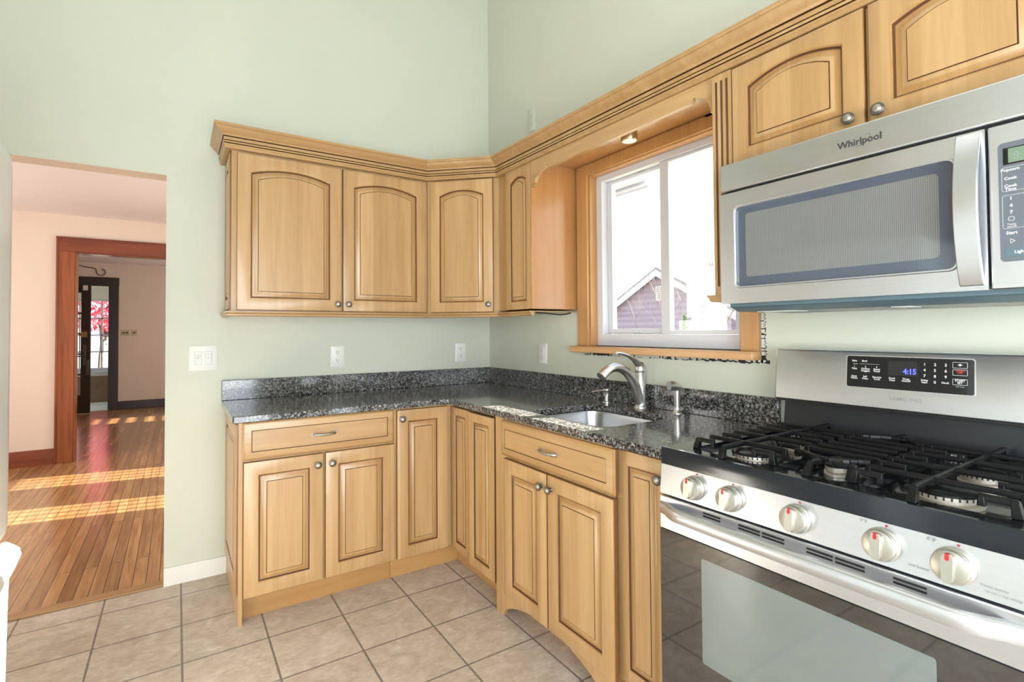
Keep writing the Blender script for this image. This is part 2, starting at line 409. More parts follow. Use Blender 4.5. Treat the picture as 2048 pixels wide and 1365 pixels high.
# ------------------------------------------------------------------ cabinet parts
def door_mb(w, h, arch=0, t=.02, stile=.057, bev=.034, topw=None, flat=False):
    """raised-panel door; origin lower-left-back, front faces -y; materials 0 wood, 1 glaze"""
    mb = MB(); na = 14 if arch else 2; topw = stile if topw is None else topw
    def ring(ix, ib, it, rise, y):
        x0, x1, z0, z1 = ix, w-ix, ib, h-it
        pts = [(x0, y, z0), (x1, y, z0)]
        for k in range(na):
            u = k/(na-1); pts.append((x1+(x0-x1)*u, y, z1-rise*(2*u-1)**2))
        return pts
    A = arch
    def inner(d, y): return ring(stile+d, stile+d, topw+d, A, y)
    rs = [ring(0, 0, 0, 0, 0), ring(0, 0, 0, 0, -t+.005), ring(.002, .002, .002, 0, -t+.0015), ring(.006, .006, .006, 0, -t),
          inner(0, -t), inner(.002, -t+.0006), inner(.0045, -t+.0035), inner(.0065, -t+.009), inner(.0095, -t+.0095),
          inner(.016, -t+.0085), inner(bev-.010, -t+.0048), inner(bev-.003, -t+.0012), inner(bev, -t+.0004), inner(bev+.0007, -t+.0030), inner(bev+.0022, -t+.0030), inner(bev+.0030, -t+.0)]
    mats = [3, 2, 0, 0, 2, 2, 1, 1, 2, 2, 0, 0, 0, 1, 1]
    return mb.rings(rs, mats, cap0=True, cap1=True, mc=0)
def drawer_mb(w, h, t=.02):
    mb = MB()
    def ring(i, y): return [(i, y, i), (w-i, y, i), (w-i, y, h-i), (i, y, h-i)]
    rs = [ring(0, 0), ring(0, -t+.010), ring(.004, -t+.006), ring(.010, -t+.005), ring(.018, -t+.003), ring(.032, -t+.0005), ring(.035, -t), ring(.0362, -t+.0025), ring(.038, -t+.0025), ring(.0392, -t)]
    return mb.rings(rs, [3, 2, 2, 0, 0, 0, 1, 1, 0], cap0=True, cap1=True, mc=0)
_k = MB()
_k.lathe([(.0085, 0), (.0065, .004), (.006, .011), (.0125, .013), (.0160, .016), (.0165, .0195), (.0150, .0205), (.0148, .0225), (.0120, .0235)], axis='-y', n=20, cap1=False)
_k.lathe([(.0120, .0235), (.0115, .0225), (.0095, .0255), (.005, .0272), (.0, .0276)], axis='-y', n=20, m=1, cap1=False)
KNOB = _k.build('knob', ['pewter', 'pewter_l']); _km = KNOB.data; bpy.data.objects.remove(KNOB)
_p = MB()
_p.tube([(-.050, -.004, 0), (-.046, -.012, 0), (-.034, -.020, .001), (-.018, -.0225, .0), (0, -.023, -.001), (.018, -.0225, 0), (.034, -.020, .001), (.046, -.012, 0), (.050, -.004, 0)],
        [.0065, .0068, .0058, .005, .0062, .005, .0058, .0068, .0065], 10, 0, True)
_p.box(-.057, -.043, -.006, 0, -.0085, .0085, 0); _p.box(.043, .057, -.006, 0, -.0085, .0085, 0)
PULL = _p.build('pull', ['pewter_l'], bevel=0); _pm = PULL.data; bpy.data.objects.remove(PULL)
def knob(door, x, z, t=.02): return link('knob', _km, door, (x, -t, z))
def pull(door, x, z, t=.02): return link('pull', _pm, door, (x, -t+.001, z))
DM = ['maple', 'glaze', 'maple_g', 'edge']; DH = ['maple_h', 'glaze', 'maple_gh', 'edge']

# ================================================================== SETTING
H = 4.2           # kitchen height
XL, YF = -3.05, -5.0
# floors
struct(MB().box(XL-.1, .0, YF-.1, 0, -.06, 0), 'floor', 'tile')
struct(MB().box(-4.7, .0, 0, 3.55, -.06, 0), 'floor', 'planks')
struct(MB().box(-4.7, .0, 3.55, 7.66, -.06, 0), 'floor', 'planks')
struct(MB().box(-5, .0, 7.66, 9.5, -.10, -.03), 'floor', 'plaster')
# back wall with the doorway (soffit and jamb peach)
mb = MB(); mb.slab([(XL-.1, 0), (-2.86, 0), (-2.86, 2.087), (-1.925, 2.087), (-1.925, 0), (0, 0), (0, H), (XL-.1, H)], [], XZ, 0, .115, 0, 0)
mb.box(-2.86, -1.925, .1151, .13, 2.087, 2.46, 1); mb.box(-4.7, -2.86, .1151, .13, 0, 2.46, 1); mb.box(-1.925, 0, .1151, .13, 0, 2.46, 1)
struct(mb, 'wall_back', ['green', 'peach'])
# peach lining of the doorway reveal
mb = MB(); mb.box(-2.86, -1.9255, .004, .115, 2.0855, 2.087); struct(mb, 'trim_1', 'peach')
# right wall with the window
WY0, WY1, WZ0, WZ1 = -1.935, -1.058, 1.19, 2.115
mb = MB(); mb.slab(rect(YF-.1, .115, 0, H), [rect(WY0, WY1, WZ0, WZ1)], YZ, 0, .16); struct(mb, 'wall_right', 'green')
# left wall, front wall (behind the camera) with openings, plain closed ceiling
mb = MB(); mb.slab(rect(YF-.1, 0, 0, H), [rect(-4.1, -3.1, 1.1, 2.4)], YZ, XL-.1, XL); struct(mb, 'wall_left', 'green')
mb = MB(); mb.slab(rect(XL, 0, 0, H), [rect(-2.85, -.95, .08, 2.35)], XZ, YF-.1, YF); struct(mb, 'wall_front', 'green')
mb = MB().box(XL-.1, .16, YF-.1, .115, H, H+.08); struct(mb, 'ceiling', 'ceil')
# hall and parlor beyond the doorway
mb = MB(); mb.slab(rect(.13, 7.66, 0, 2.6), [rect(.985, 1.39, .75, 2.05), rect(1.96, 2.42, .75, 2.05), rect(5.45, 6.05, .75, 1.75)], YZ, 0, .14); struct(mb, 'wall_hall_right', 'peach')
struct(MB().slab(rect(.1, 7.66, 0, 2.6), [rect(.8, 2.8, .8, 2.2)], YZ, -4.8, -4.7), 'wall_hall_left', 'peach')  # opening made up to house the added hall fill lamp
f = struct(MB().slab(rect(.8, 2.8, .8, 2.2), [rect(.86, 1.77, .86, 2.14), rect(1.83, 2.74, .86, 2.14)], YZ, -4.78, -4.72), 'window_7', 'vinyl')  # made-up frame around the fill lamp's opening
OX0, OX1 = -2.74, -.5
mb = MB(); mb.slab([(-4.7, 0), (OX0, 0), (OX0, 2.093), (OX1, 2.093), (OX1, 0), (0, 0), (0, 2.47), (-4.7, 2.47)], [], XZ, 3.52, 3.64); struct(mb, 'wall_hall_far', 'peach')
struct(MB().box(-4.7, 0, .13, 3.52, 2.466, 2.52), 'ceiling', 'hallceil')
struct(MB().box(-4.7, 0, 3.641, 7.6, 2.45, 2.52), 'ceiling', 'hallceil')
DX0, DX1 = -3.83, -2.825
mb = MB(); mb.slab([(-4.7, 0), (DX0, 0), (DX0, 2.075), (DX1, 2.075), (DX1, 0), (0, 0), (0, 2.45), (-4.7, 2.45)], [], XZ, 7.6, 7.72); struct(mb, 'wall_parlor_far', 'peach')
# baseboards and threshold
mb = MB(); mb.slab([(0, 0), (-.014, 0), (-.014, .078), (-.010, .088), (0, .09)], [], lambda a, b, t: (t, a, b), -1.925, -1.648); struct(mb, 'baseboard_back', 'white')
struct(MB().box(-2.86, -1.912, -.004, .064, 0, .008), 'trim_2', 'threshold', bevel=.004)
mb = MB(); mb.slab([(3.52, 0), (3.497, 0), (3.497, .12), (3.503, .14), (3.52, .152)], [], lambda a, b, t: (t, a, b), -4.7, -2.875); struct(mb, 'baseboard_hall', 'redoak_h')
struct(MB().box(-2.700, -.01, 7.575, 7.6, 0, .14), 'baseboard_parlor', 'blackwood', bevel=.004)
# red oak casing of the hall opening
mb = MB(); mb.box(-2.875, OX0, 3.495, 3.52, 0, 2.235, 0); mb.box(-2.883, -2.868, 3.488, 3.52, 0, 2.24, 0); mb.box(OX0, OX0+.012, 3.50, 3.64, 0, 2.093, 0)
struct(mb, 'trim_3', 'redoak', bevel=.003)
mb = MB(); mb.box(-2.875, OX1+.13, 3.492, 3.52, 2.095, 2.232, 0); mb.box(-2.885, OX1+.14, 3.485, 3.52, 2.225, 2.243, 0); mb.box(OX0, OX1, 3.50, 3.64, 2.085, 2.097, 0)
struct(mb, 'trim_4', 'redoak_h', bevel=.003)

# ------------------------------------------------------------------ kitchen window
win = struct(MB().slab(rect(WY0+.002, WY1-.002, WZ0+.002, WZ1-.002), [rect(-1.888, -1.105, 1.253, 2.075)], YZ, .045, .125), 'window_1', 'vinyl', bevel=.003)
mb = MB(); mb.slab(rect(-1.515, -1.105, 1.254, 2.074), [rect(-1.492, -1.140, 1.283, 2.058)], YZ, .085, .115); mb.box(.078, .086, -1.34, -1.29, 1.262, 1.270); mb.box(.078, .086, -1.37, -1.34, 2.062, 2.070)
mb.build('sliding_sash', 'vinyl', win, bevel=.002)
mb = MB(); mb.slab(rect(-1.888, -1.490, 1.254, 2.074), [rect(-1.872, -1.540, 1.272, 2.062)], YZ, .055, .085); mb.build('fixed_sash', 'vinyl', win, bevel=.002)
MB().box(.098, .101, -1.494, -1.139, 1.281, 2.06).build('pane', 'pane', win)
MB().box(.068, .071, -1.874, -1.538, 1.270, 2.064).build('pane', 'pane_misty', win)
# casing, jamb liners, sill
mb = MB()
mb.box(-.019, 0, -.972, -1.056, 1.19, 2.172); mb.box(-.019, 0, -1.938, -2.011, 1.19, 2.172); mb.box(-.0185, 0, -1.056, -1.938, 2.113, 2.172)
mb.box(-.004, .046, -1.0585, -1.066, 1.19, 2.113); mb.box(-.004, .046, -1.9345, -1.927, 1.19, 2.113); mb.box(-.004, .046, -1.066, -1.927, 2.106, 2.114)
struct(mb, 'trim_5', 'casing', bevel=.002)
mb = MB(); mb.box(-.062, .046, -.952, -2.012, 1.157, 1.190); struct(mb, 'trim_6', 'sillwood', bevel=.003)
# torn plaster strip under and beside the sill
mb = MB(); random.seed(3)
def ragged(y0, y1, n, z, d0, d1, x, m, skip=0):
    e = [(y0+(y1-y0)*i/n, z-random.uniform(d0, d1)) for i in range(n+1)]
    for p, q in zip(e, e[1:]):
        if random.random() < skip: continue
        mb.add([(x, p[0], z), (x, q[0], z), (x, *q), (x, *p), (0, p[0], z), (0, q[0], z), (0, *q), (0, *p)], [(0, 1, 2, 3), (3, 2, 6, 7), (0, 3, 7, 4), (1, 5, 6, 2)], m)
ragged(-1.0, -2.045, 90, 1.1569, .010, .017, -.0006, 0)
ragged(-1.0, -1.08, 10, 1.1569, .007, .012, -.0016, 1, .3); ragged(-1.20, -1.72, 60, 1.1569, .009, .017, -.0016, 1, .12); ragged(-1.72, -2.03, 30, 1.1569, .004, .012, -.0016, 1, .35)
for i in range(60):
    z0 = 1.145+i*.0037; wd = .010+random.random()*.012
    mb.box(-.0006, 0, -2.0125, -2.0125-wd, z0, z0+.0037, 0)
    if 6 < i < 52 and random.random() < .8: mb.box(-.0016, 0, -2.014, -2.014-wd*.75, z0, z0+.0037, 1)
struct(mb, 'trim_7', ['dark', 'plaster'])

# ================================================================== COUNTER, SINK
SX0, SX1, SY0, SY1 = -.552, -.150, -1.728, -1.238
ctop = thing('countertop', 'L-shaped dark speckled granite countertop around the corner with a sink cutout', 'countertop', (0, 0, .884))
mb = MB()
hole = rrect(SX0, SX1, SY0, SY1, .075, 6)
outer = [(-1.674, -.002), (-1.674, -.645), (-1.670, -.649), (-.655, -.649), (-.649, -.655), (-.649, -2.0855), (-.002, -2.0855), (-.002, -.002)]
mb.slab(outer, [hole], XY, .884, .914); mb.build('slab', 'granite', ctop, bevel=.003)
mb = MB(); mb.slab([(-1.674, -.003), (-1.674, -.022), (-.022, -.022), (-.022, -2.0855), (-.003, -2.0855), (-.003, -.003)], [], XY, .9142, 1.0205); mb.build('backsplash', 'granite', ctop, bevel=.002)
snk = thing('sink', 'undermount stainless steel sink basin set under the granite cutout', 'sink', (-.35, -1.483, .70))
mb = MB(); rs = []
for ins, z, rad in ((-.014, .8825, .085), (.000, .8825, .075), (.004, .865, .072), (.010, .74, .07), (.022, .715, .06), (.05, .704, .05)):
    rs.append([(a+.35, b+1.483, z) for a, b in rrect(SX0+ins, SX1-ins, SY0+ins, SY1-ins, rad, 6)])
mb.rings(rs, 0, False, True); mb.build('basin', 'steel_d', snk)
mb = MB(); mb.lathe([(.045, .7045), (.043, .708), (.036, .707), (.030, .7065), (.0, .7062)], n=24); mb.build('drain', 'nickel', snk)
fau = thing('faucet', 'brushed nickel single-lever kitchen faucet with arched spout behind the sink', 'faucet', (-.062, -1.462, .914))
mb = MB(); mb.lathe([(.030, .914), (.030, .918), (.0255, .924), (.0245, .94), (.0245, 1.075), (.0235, 1.0765), (.0235, 1.078)], n=24, cap0=True); mb.build('body', 'nickel', fau)
mb = MB()
pts = [(-.004, 0, .935), (-.015, 0, .975), (-.032, 0, 1.015), (-.058, 0, 1.053), (-.090, 0, 1.084), (-.126, 0, 1.103), (-.162, 0, 1.109), (-.196, 0, 1.103), (-.226, 0, 1.088), (-.247, 0, 1.070)]
mb.tube(pts, [.0225, .0225, .0220, .0215, .0208, .0200, .0198, .0200, .0212, .0225], 18); mb.build('spout', 'nickel', fau)
mb = MB(); mb.lathe([(.0235, 1.0785), (.0245, 1.08), (.0245, 1.094), (.022, 1.112), (.012, 1.124), (0, 1.127)], n=24, cap0=True, cap1=False)
mb.tube([(.004, 0, 1.098), (-.018, 0, 1.118), (-.045, 0, 1.140), (-.078, 0, 1.157), (-.112, 0, 1.167), (-.150, 0, 1.172)], [.021, .018, .0135, .0105, .0095, .0085], 12, flat=.7)
mb.build('lever', 'nickel', fau)
soap = thing('soap_dispenser', 'short nickel soap dispenser pump left of the faucet', 'soap dispenser', (-.058, -1.235, .914))
mb = MB(); mb.lathe([(.022, .914), (.022, .917), (.0115, .921), (.0105, .948)], n=18, cap0=True); mb.build('collar', 'nickel', soap)
mb = MB(); mb.lathe([(.0185, .948), (.0185, .970), (.0205, .974), (.019, .980), (.0, .982)], n=18, cap0=True, cap1=False); mb.tube([(-.010, .004, .973), (-.040, .016, .972), (-.072, .030, .967)], [.0042, .0038, .0032], 8); mb.build('pump_head', 'nickel', soap)
spr = thing('side_sprayer', 'nickel pull-out side sprayer standing right of the faucet', 'sprayer', (-.056, -1.662, .914))
mb = MB(); mb.lathe([(.024, .914), (.024, .917), (.016, .924), (.013, .930), (.0125, .940), (.0115, .941), (.0125, .942), (.0145, 1.00), (.015, 1.012)], n=18, cap0=True); mb.build('base', 'nickel', spr)
mb = MB(); mb.tube([(.012, -.004, 1.022), (.0, 0, 1.028), (-.018, .006, 1.034), (-.036, .012, 1.034)], [.014, .0205, .0205, .0195], 16); mb.lathe([(.015, 1.012), (.018, 1.022), (.014, 1.036), (0, 1.042)], n=16, cap1=False)
mb.build('spray_head', 'nickel', spr)

# ================================================================== BASE CABINETS
def base_body(mb, x0, x1, d0, d1, z0=.115, z1=.8835): mb.box(x0, x1, -d1, -d0, z0, z1)
# left run along the back wall
bc = thing('base_cabinet', 'maple base cabinet with wide drawer over two doors under the counter left end', 'cabinet', (-1.634, 0, 0))
MB().box(.004, .692, -.605, -.004, .1152, .8835).build('carcass', 'maple', bc, bevel=.0015)
MB().box(.004, .692, -.549, -.02, 0, .115).build('toe_kick', 'toe', bc)
MB().box(-.0135, .004, -.612, -.004, 0, .8835).build('end_panel', 'maple', bc, bevel=.0015)
door_mb(.560, .745, 0, .010, .06).build('side_raised_panel', DM, bc, (-.0136, -.03, .125), R(-90))
dw = drawer_mb(.690, .166).build('drawer', DH, bc, (0.001, -.6055, .713)); pull(dw, .345, .083)
d = door_mb(.336, .588).build('door', DM, bc, (.006, -.6055, .117)); knob(d, .309, .538)
d = door_mb(.340, .588).build('door', DM, bc, (.352, -.6055, .117)); knob(d, .028, .538)
# corner cabinet
cc = thing('corner_base_cabinet', 'maple corner base cabinet with knobbed tall door and narrow leaf at right angles', 'cabinet', (0, 0, 0))
mb = MB(); mb.slab([(-.9405, -.004), (-.9405, -.605), (-.605, -.605), (-.605, -.8365), (-.004, -.8365), (-.004, -.004)], [], XY, .1152, .8835); mb.build('carcass', 'maple', cc)
mb = MB(); mb.slab([(-.9405, -.02), (-.9405, -.549), (-.549, -.549), (-.549, -.8365), (-.02, -.8365), (-.02, -.02)], [], XY, 0, .115); mb.build('toe_kick', 'toe', cc)
d = door_mb(.286, .757).build('door', DM, cc, (-.928, -.6055, .115)); knob(d, .024, .712)
d = door_mb(.200, .757, 0, .02, .040, .026).build('door', DM, cc, (-.6055, -.632, .112), R(-90))
# narrow cabinet, then sink base, then narrow cabinet by the range; all on the right wall
tc_ = thing('narrow_base_cabinet', 'very narrow maple base cabinet without a knob between inside corner and sink cabinet', 'cabinet', (0, -.839, 0), R(-90))
MB().box(.0, .269, -.600, -.004, .1152, .8835).build('carcass', 'maple', tc_)
MB().box(.0, .269, -.549, -.02, 0, .115).build('toe_kick', 'toe', tc_)
door_mb(.240, .757, 0, .022, .042, .028).build('door', DM, tc_, (.013, -.6185, .112), 0)
MB().box(.013, .253, -.6180, -.6005, .115, .866).build('door_mount', 'glaze', tc_)
sb = thing('sink_base_cabinet', 'maple sink cabinet standing proud with false drawer, two knobbed doors and arched foot', 'cabinet', (0, -1.110, 0), R(-90))
mb = MB()
for b in ((.0, .018, -.618, -.004, .1, .8835), (.728, .746, -.618, -.004, .1, .8835), (.018, .728, -.618, -.004, .1, .118), (.018, .728, -.02, -.004, .118, .8835)): mb.box(*b)
mb.build('carcass', 'maple', sb)
mb = MB()
arch = [(0, 0), (.055, 0)]
for k in range(13):
    t = k/12; arch.append((.065+.60*t+.008, .032+.074*math.sin(math.pi*t)**.75))
arch += [(.690, 0), (.746, 0), (.746, .8835), (0, .8835)]
mb.slab(arch, [rect(.075, .705, .72, .868), rect(.075, .705, .13, .70)], XZ, -.638, -.6185); mb.build('face_frame', 'maple', sb, bevel=.001)
MB().box(.02, .726, -.535, -.515, .0, .099).build('toe_kick', 'toe', sb)
dw = drawer_mb(.704, .155).build('drawer', DH, sb, (.071, -.6385, .722)); pull(dw, .350, .078)
d = door_mb(.310, .600).build('door', DM, sb, (.094, -.6385, .112)); knob(d, .284, .548)
d = door_mb(.358, .600).build('door', DM, sb, (.412, -.6385, .112)); knob(d, .026, .548)
nc = thing('slim_base_cabinet', 'slim full-height-door maple base cabinet between the sink cabinet and the range', 'cabinet', (0, -1.858, 0), R(-90))
MB().box(0, .236, -.603, -.004, .1152, .8835).build('carcass', 'maple', nc)
MB().box(0, .236, -.549, -.02, 0, .115).build('toe_kick', 'casing', nc)
d = door_mb(.222, .765, 0, .02, .046, .030).build('door', DM, nc, (.004, -.6035, .110)); knob(d, .190, .705)

# ================================================================== WALL CABINETS
ZB, ZT = 1.387, 2.172
uc = thing('wall_cabinet', 'maple wall cabinet with two arched doors left of the corner cabinet', 'cabinet', (-1.655, 0, 1.380))
MB().box(.0, 1.0425, -.296, -.004, 1.3805, 2.195).build('carcass', 'maple', uc, bevel=.0015)
door_mb(.266, .775, .022, .008, .05, .03).build('side_raised_panel', DM, uc, (-.0005, -.012, 1.392), R(-90))
d = door_mb(.506, ZT-ZB-.006, .032, .02, .058).build('door', DM, uc, (.0245, -.2965, ZB)); knob(d, .483, .038)
d = door_mb(.491, ZT-ZB-.006, .032, .02, .058).build('door', DM, uc, (.5380, -.2965, ZB)); knob(d, .027, .038)
du = thing('corner_wall_cabinet', 'diagonal maple corner wall cabinet with a single arched door', 'cabinet', (0, 0, 1.380))
mb = MB(); mb.slab([(-.6118, -.004), (-.6118, -.303), (-.303, -.6118), (-.004, -.6118), (-.004, -.004)], [], XY, 1.3805, 2.195); mb.build('carcass', 'maple', du)
n_ = .7071*.020
d = door_mb(.385, ZT-ZB-.006, .030, .02, .055, .032).build('door', DM, du, (-.6105+n_, -.3340+n_, ZB), R(-45.4)); knob(d, .360, .042)
nu = thing('slim_wall_cabinet', 'slim maple wall cabinet beside the window with arched panel and plain veneered side', 'cabinet', (0, -.6125, 1.380), R(-90))
MB().box(0, .338, -.296, -.004, 1.3905, 2.176).build('carcass', 'maple', nu)
MB().box(.3385, .345, -.3145, -.004, 1.3905, 2.176).build('side_panel', 'panelwood', nu, bevel=.001)
door_mb(.246, ZT-ZB-.004, .026, .018, .042, .026, .050).build('door', DM, nu, (.092, -.2965, ZB+.003))
# mouldings: swept profiles
def sweep(mb, prof, path, mats, zoff=None):
    """prof: (out, z); path xy; outward is to the left-hand normal rotated so that it points into the room"""
    P = [Vector((a, b)) for a, b in path]; rings = []
    for i, p in enumerate(P):
        def nrm(a, b): t = (b-a).normalized(); return Vector((t.y, -t.x))
        if i == 0: nn = nrm(P[0], P[1])
        elif i == len(P)-1: nn = nrm(P[-2], P[-1])
        else:
            a, b = nrm(P[i-1], p), nrm(p, P[i+1]); nn = (a+b)/(1+a.dot(b))
        dz = zoff[i] if zoff else 0
        rings.append([(p.x+nn.x*o, p.y+nn.y*o, z+dz) for o, z in prof])
    n = len(prof)
    for k in range(len(rings)-1):
        q = rings[k]+rings[k+1]
        mb.add(q, [(i, i+1, n+i+1, n+i) for i in range(n-1)]+[(n-1, 0, n, 2*n-1)], list(mats)+[mats[0]])
    mb.add(rings[0], [tuple(range(n))], 0); mb.add(rings[-1], [tuple(range(n))], 0)
crown = thing('crown_moulding', 'stepped maple crown moulding running along the tops of all wall cabinets', 'moulding', (-1.0, -.15, 2.165))
prof = [(.0005, 2.1765), (.027, 2.1765), (.030, 2.179), (.030, 2.187), (.034, 2.190), (.034, 2.197), (.023, 2.1975), (.023, 2.2015), (.034, 2.202), (.037, 2.206), (.037, 2.209), (.026, 2.2095), (.026, 2.2135),
        (.035, 2.214), (.035, 2.228), (.028, 2.2285), (.028, 2.232), (.039, 2.2325), (.042, 2.237), (.044, 2.240), (.049, 2.244), (.058, 2.251), (.065, 2.260), (.070, 2.268), (.075, 2.270), (.078, 2.274), (.078, 2.283), (.0005, 2.283)]
pm = []
for (a, za), (b, zb_) in zip(prof, prof[1:]): pm.append(1 if za in (2.197, 2.1975, 2.2015, 2.209, 2.2095, 2.2135, 2.228, 2.2285, 2.232) else 0)
mb = MB(); path = [(-1.656, -.004), (-1.656, -.2965), (-.6145, -.2965), (-.2965, -.6145), (-.2965, -2.90)]
sweep(mb, prof, path, pm, [0, 0, 0, -.006, -.036]); mb.v = [(a+1.0, b+.15, c) for a, b, c in mb.v]; mb.build('moulding', ['maple_h', 'glaze'], crown, smooth=25)
lr = thing('light_rail_moulding', 'thin maple light rail moulding under the corner group of wall cabinets', 'moulding', (-1.0, -.15, 1.3555))
prof2 = [(.0, 1.3555), (.014, 1.3555), (.020, 1.360), (.020, 1.366), (.026, 1.372), (.030, 1.3745), (.030, 1.3802), (.0, 1.3802)]
mb = MB(); sweep(mb, prof2, [(-1.653, -.006), (-1.653, -.2965), (-.6125, -.2965), (-.2965, -.6125), (-.2965, -.950)], [0]*7)
mb.slab([(-1.653, -.006), (-1.653, -.2965), (-.6125, -.2965), (-.2965, -.6125), (-.2965, -.950), (-.006, -.950), (-.006, -.006)], [], XY, 1.376, 1.3803)
mb.v = [(a+1.0, b+.15, c) for a, b, c in mb.v]; mb.build('moulding', ['maple_h'], lr, smooth=25)
# valance over the window
va = thing('valance', 'maple valance board with scrolled ends bridging the cabinets over the window', 'valance', (0, -.9585, 2.03), R(-90))
L = 1.0875
pts = [(0, 2.03), (.026, 2.03)]+[(.126-.1*math.cos(R(a)), 2.03+.07*math.sin(R(a))) for a in range(0, 91, 9)]+[(.126, 2.108), (.140, 2.110), (.146, 2.100), (.160, 2.094)]
right = [(L-a*.62, z) for a, z in reversed(pts)]
right[-1] = (L, 2.03); right[-2] = (L-.045, 2.03)
pts = pts+right+[(L, 2.1505), (0, 2.1650)]
MB().slab(pts, [], XZ, -.316, -.2975).build('board', 'maple_h', va, bevel=.001)
MB().box(.0, L, -.297, -.001, 2.1735, 2.1800).build('soffit', 'panelwood', va)
pk_ = thing('puck_light', 'small brass round puck light under the valance soffit over the window', 'light', (-.20, -1.54, 2.106))
MB().lathe([(.034, 2.173), (.036, 2.168), (.036, 2.116), (.033, 2.110), (.030, 2.109)], axis='z', n=28, cap0=True).build('housing', plain('satin_brass', (.55, .42, .24, 1), .3, .9), pk_)
MB().lathe([(.030, 2.1092), (.024, 2.1075), (.010, 2.1065), (.0, 2.1063)], axis='z', n=24, cap1=False).build('lens', 'plastic', pk_)
# cabinet above the microwave, with fluted filler
mc = thing('microwave_wall_cabinet', 'maple wall cabinet with two arched doors directly over the microwave', 'cabinet', (0, -2.122, 1.800), R(-90))
MB().box(0, .768, -.314, -.004, 1.8005, 2.1395).build('carcass', 'maple', mc)
d = door_mb(.386, .328, .030, .02, .050, .034, .045).build('door', DM, mc, (.0, -.3145, 1.8105)); knob(d, .352, .034)
d = door_mb(.372, .328, .030, .02, .050, .034, .045).build('door', DM, mc, (.396, -.3145, 1.8105)); knob(d, .026, .034)
fl = MB()
prof = [(-.072, -.004), (-.072, -.335)]
for c in (-.0565, -.037, -.0175): prof += [(c-.0042, -.335), (c-.0025, -.3315), (c, -.3300), (c+.0025, -.3315), (c+.0042, -.335)]
prof += [(-.0022, -.335), (-.0022, -.004)]
n = len(prof)
for z0, z1, gro in ((1.42, 2.118, 1),):
    fl.rings([[(a, b, z0) for a, b in prof], [(a, b, z1) for a, b in prof]], 0, True, True)
    for k, fi in enumerate(range(len(fl.f))):
        q = fl.f[fi]
        if len(q) == 4:
            ys = [fl.v[i][1] for i in q]
            if max(ys) > -.3349 and min(ys) > -.33501 and max(ys) < -.3: fl.m[fi] = 1
fl.box(-.072, -.0022, -.335, -.004, 2.118, 2.140); fl.box(-.072, -.0022, -.335, -.004, 1.392, 1.42)
fl.build('fluted_filler', DM, mc)
mb = MB(); mb.slab([(-.080, 1.368), (-.088, 1.374), (-.088, 1.3795), (-.096, 1.386), (-.096, 1.3918), (-.004, 1.3918), (-.004, 1.368)], [], XZ, -.345, -.02); mb.build('light_rail', 'maple_h', mc)

# ================================================================== MICROWAVE
mw = thing('microwave', 'stainless over-the-range microwave mounted under the cabinet above the range', 'microwave', (0, -2.1245, 1.335), R(-90))
W_ = .764
MB().box(.004, W_-.004, -.372, -.004, 1.345, 1.7985).build('housing', 'underside', mw, bevel=.002)
MB().box(0, W_, -.409, -.3725, 1.713, 1.7995).build('vent_trim', 'steel', mw, bevel=.004)
MB().box(.004, W_-.004, -.392, -.3725, 1.705, 1.7128).build('vent_gap', 'dark', mw)
mb = MB(); text(mb, 'Whirlpool', .399, 1.747, .0245, -.4098, 0, squash=.98, bold=.0006)
# the little swirl around the lettering
def ell(cx, cz, a, b, t0, t1, tilt, wd):
    pts = []
    for k in range(25):
        t = R(t0+(t1-t0)*k/24); x, z = a*math.cos(t), b*math.sin(t)
        pts.append((cx+x*math.cos(tilt)-z*math.sin(tilt), cz+x*math.sin(tilt)+z*math.cos(tilt), wd*math.sin(math.pi*k/24)+.0002))
    for (x0, z0, w0), (x1, z1, w1) in zip(pts, pts[1:]):
        mb.add([(x0, -.4097, z0-w0), (x1, -.4097, z1-w1), (x1, -.4097, z1+w1), (x0, -.4097, z0+w0)], [(0, 1, 2, 3)])
ell(.405, 1.755, .022, .009, 200, 420, .5, .0007)
mb.build('badge', plain('badge_dark', (.07, .07, .075, 1), .3, .3, noise=0), mw)
DW = .640
dr = MB(); dr.frame(rrect(.0, DW, 1.356, 1.7048, .002), rrect(.050, .590, 1.404, 1.658, .018), XZ, -.410, -.374); dr = dr.build('door', 'steel', mw, bevel=.003)
MB().frame(rrect(.050, .590, 1.404, 1.658, .018), rrect(.0535, .5865, 1.4075, 1.6545, .0165), XZ, -.4125, -.400).build('window_bezel', 'steel', dr, bevel=.001)
def mwglass():
    q = N('microwave_window'); tcn = q.n('TexCoord'); sp = q.n('SeparateXYZ'); q.l(tcn.outputs['Object'], sp.inputs[0])
    fx = q.n('Math', operation='SINE'); ml = q.n('Math', operation='MULTIPLY'); q.l(sp.outputs['X'], ml.inputs[0]); ml.inputs[1].default_value = 2*math.pi/.0042; q.l(ml.outputs[0], fx.inputs[0])
    c = q.ramp(fx.outputs[0], (.0, (.14, .145, .145)), (.9, (.22, .23, .225)))
    q.set(Base_Color=c, Roughness=.07, Coat_Weight=.5, Coat_Roughness=.03); return q.m
MB().box(.052, .588, -.4035, -.398, 1.406, 1.656).build('glass_border', plain('grey_glass_border', (.075, .092, .125, 1), .1, coat=.4, noise=0), dr)
mb = MB(); mb.slab(rrect(.082, .556, 1.436, 1.632, .010), [], XZ, -.4042, -.4036); mb.build('viewing_screen', mwglass(), dr)
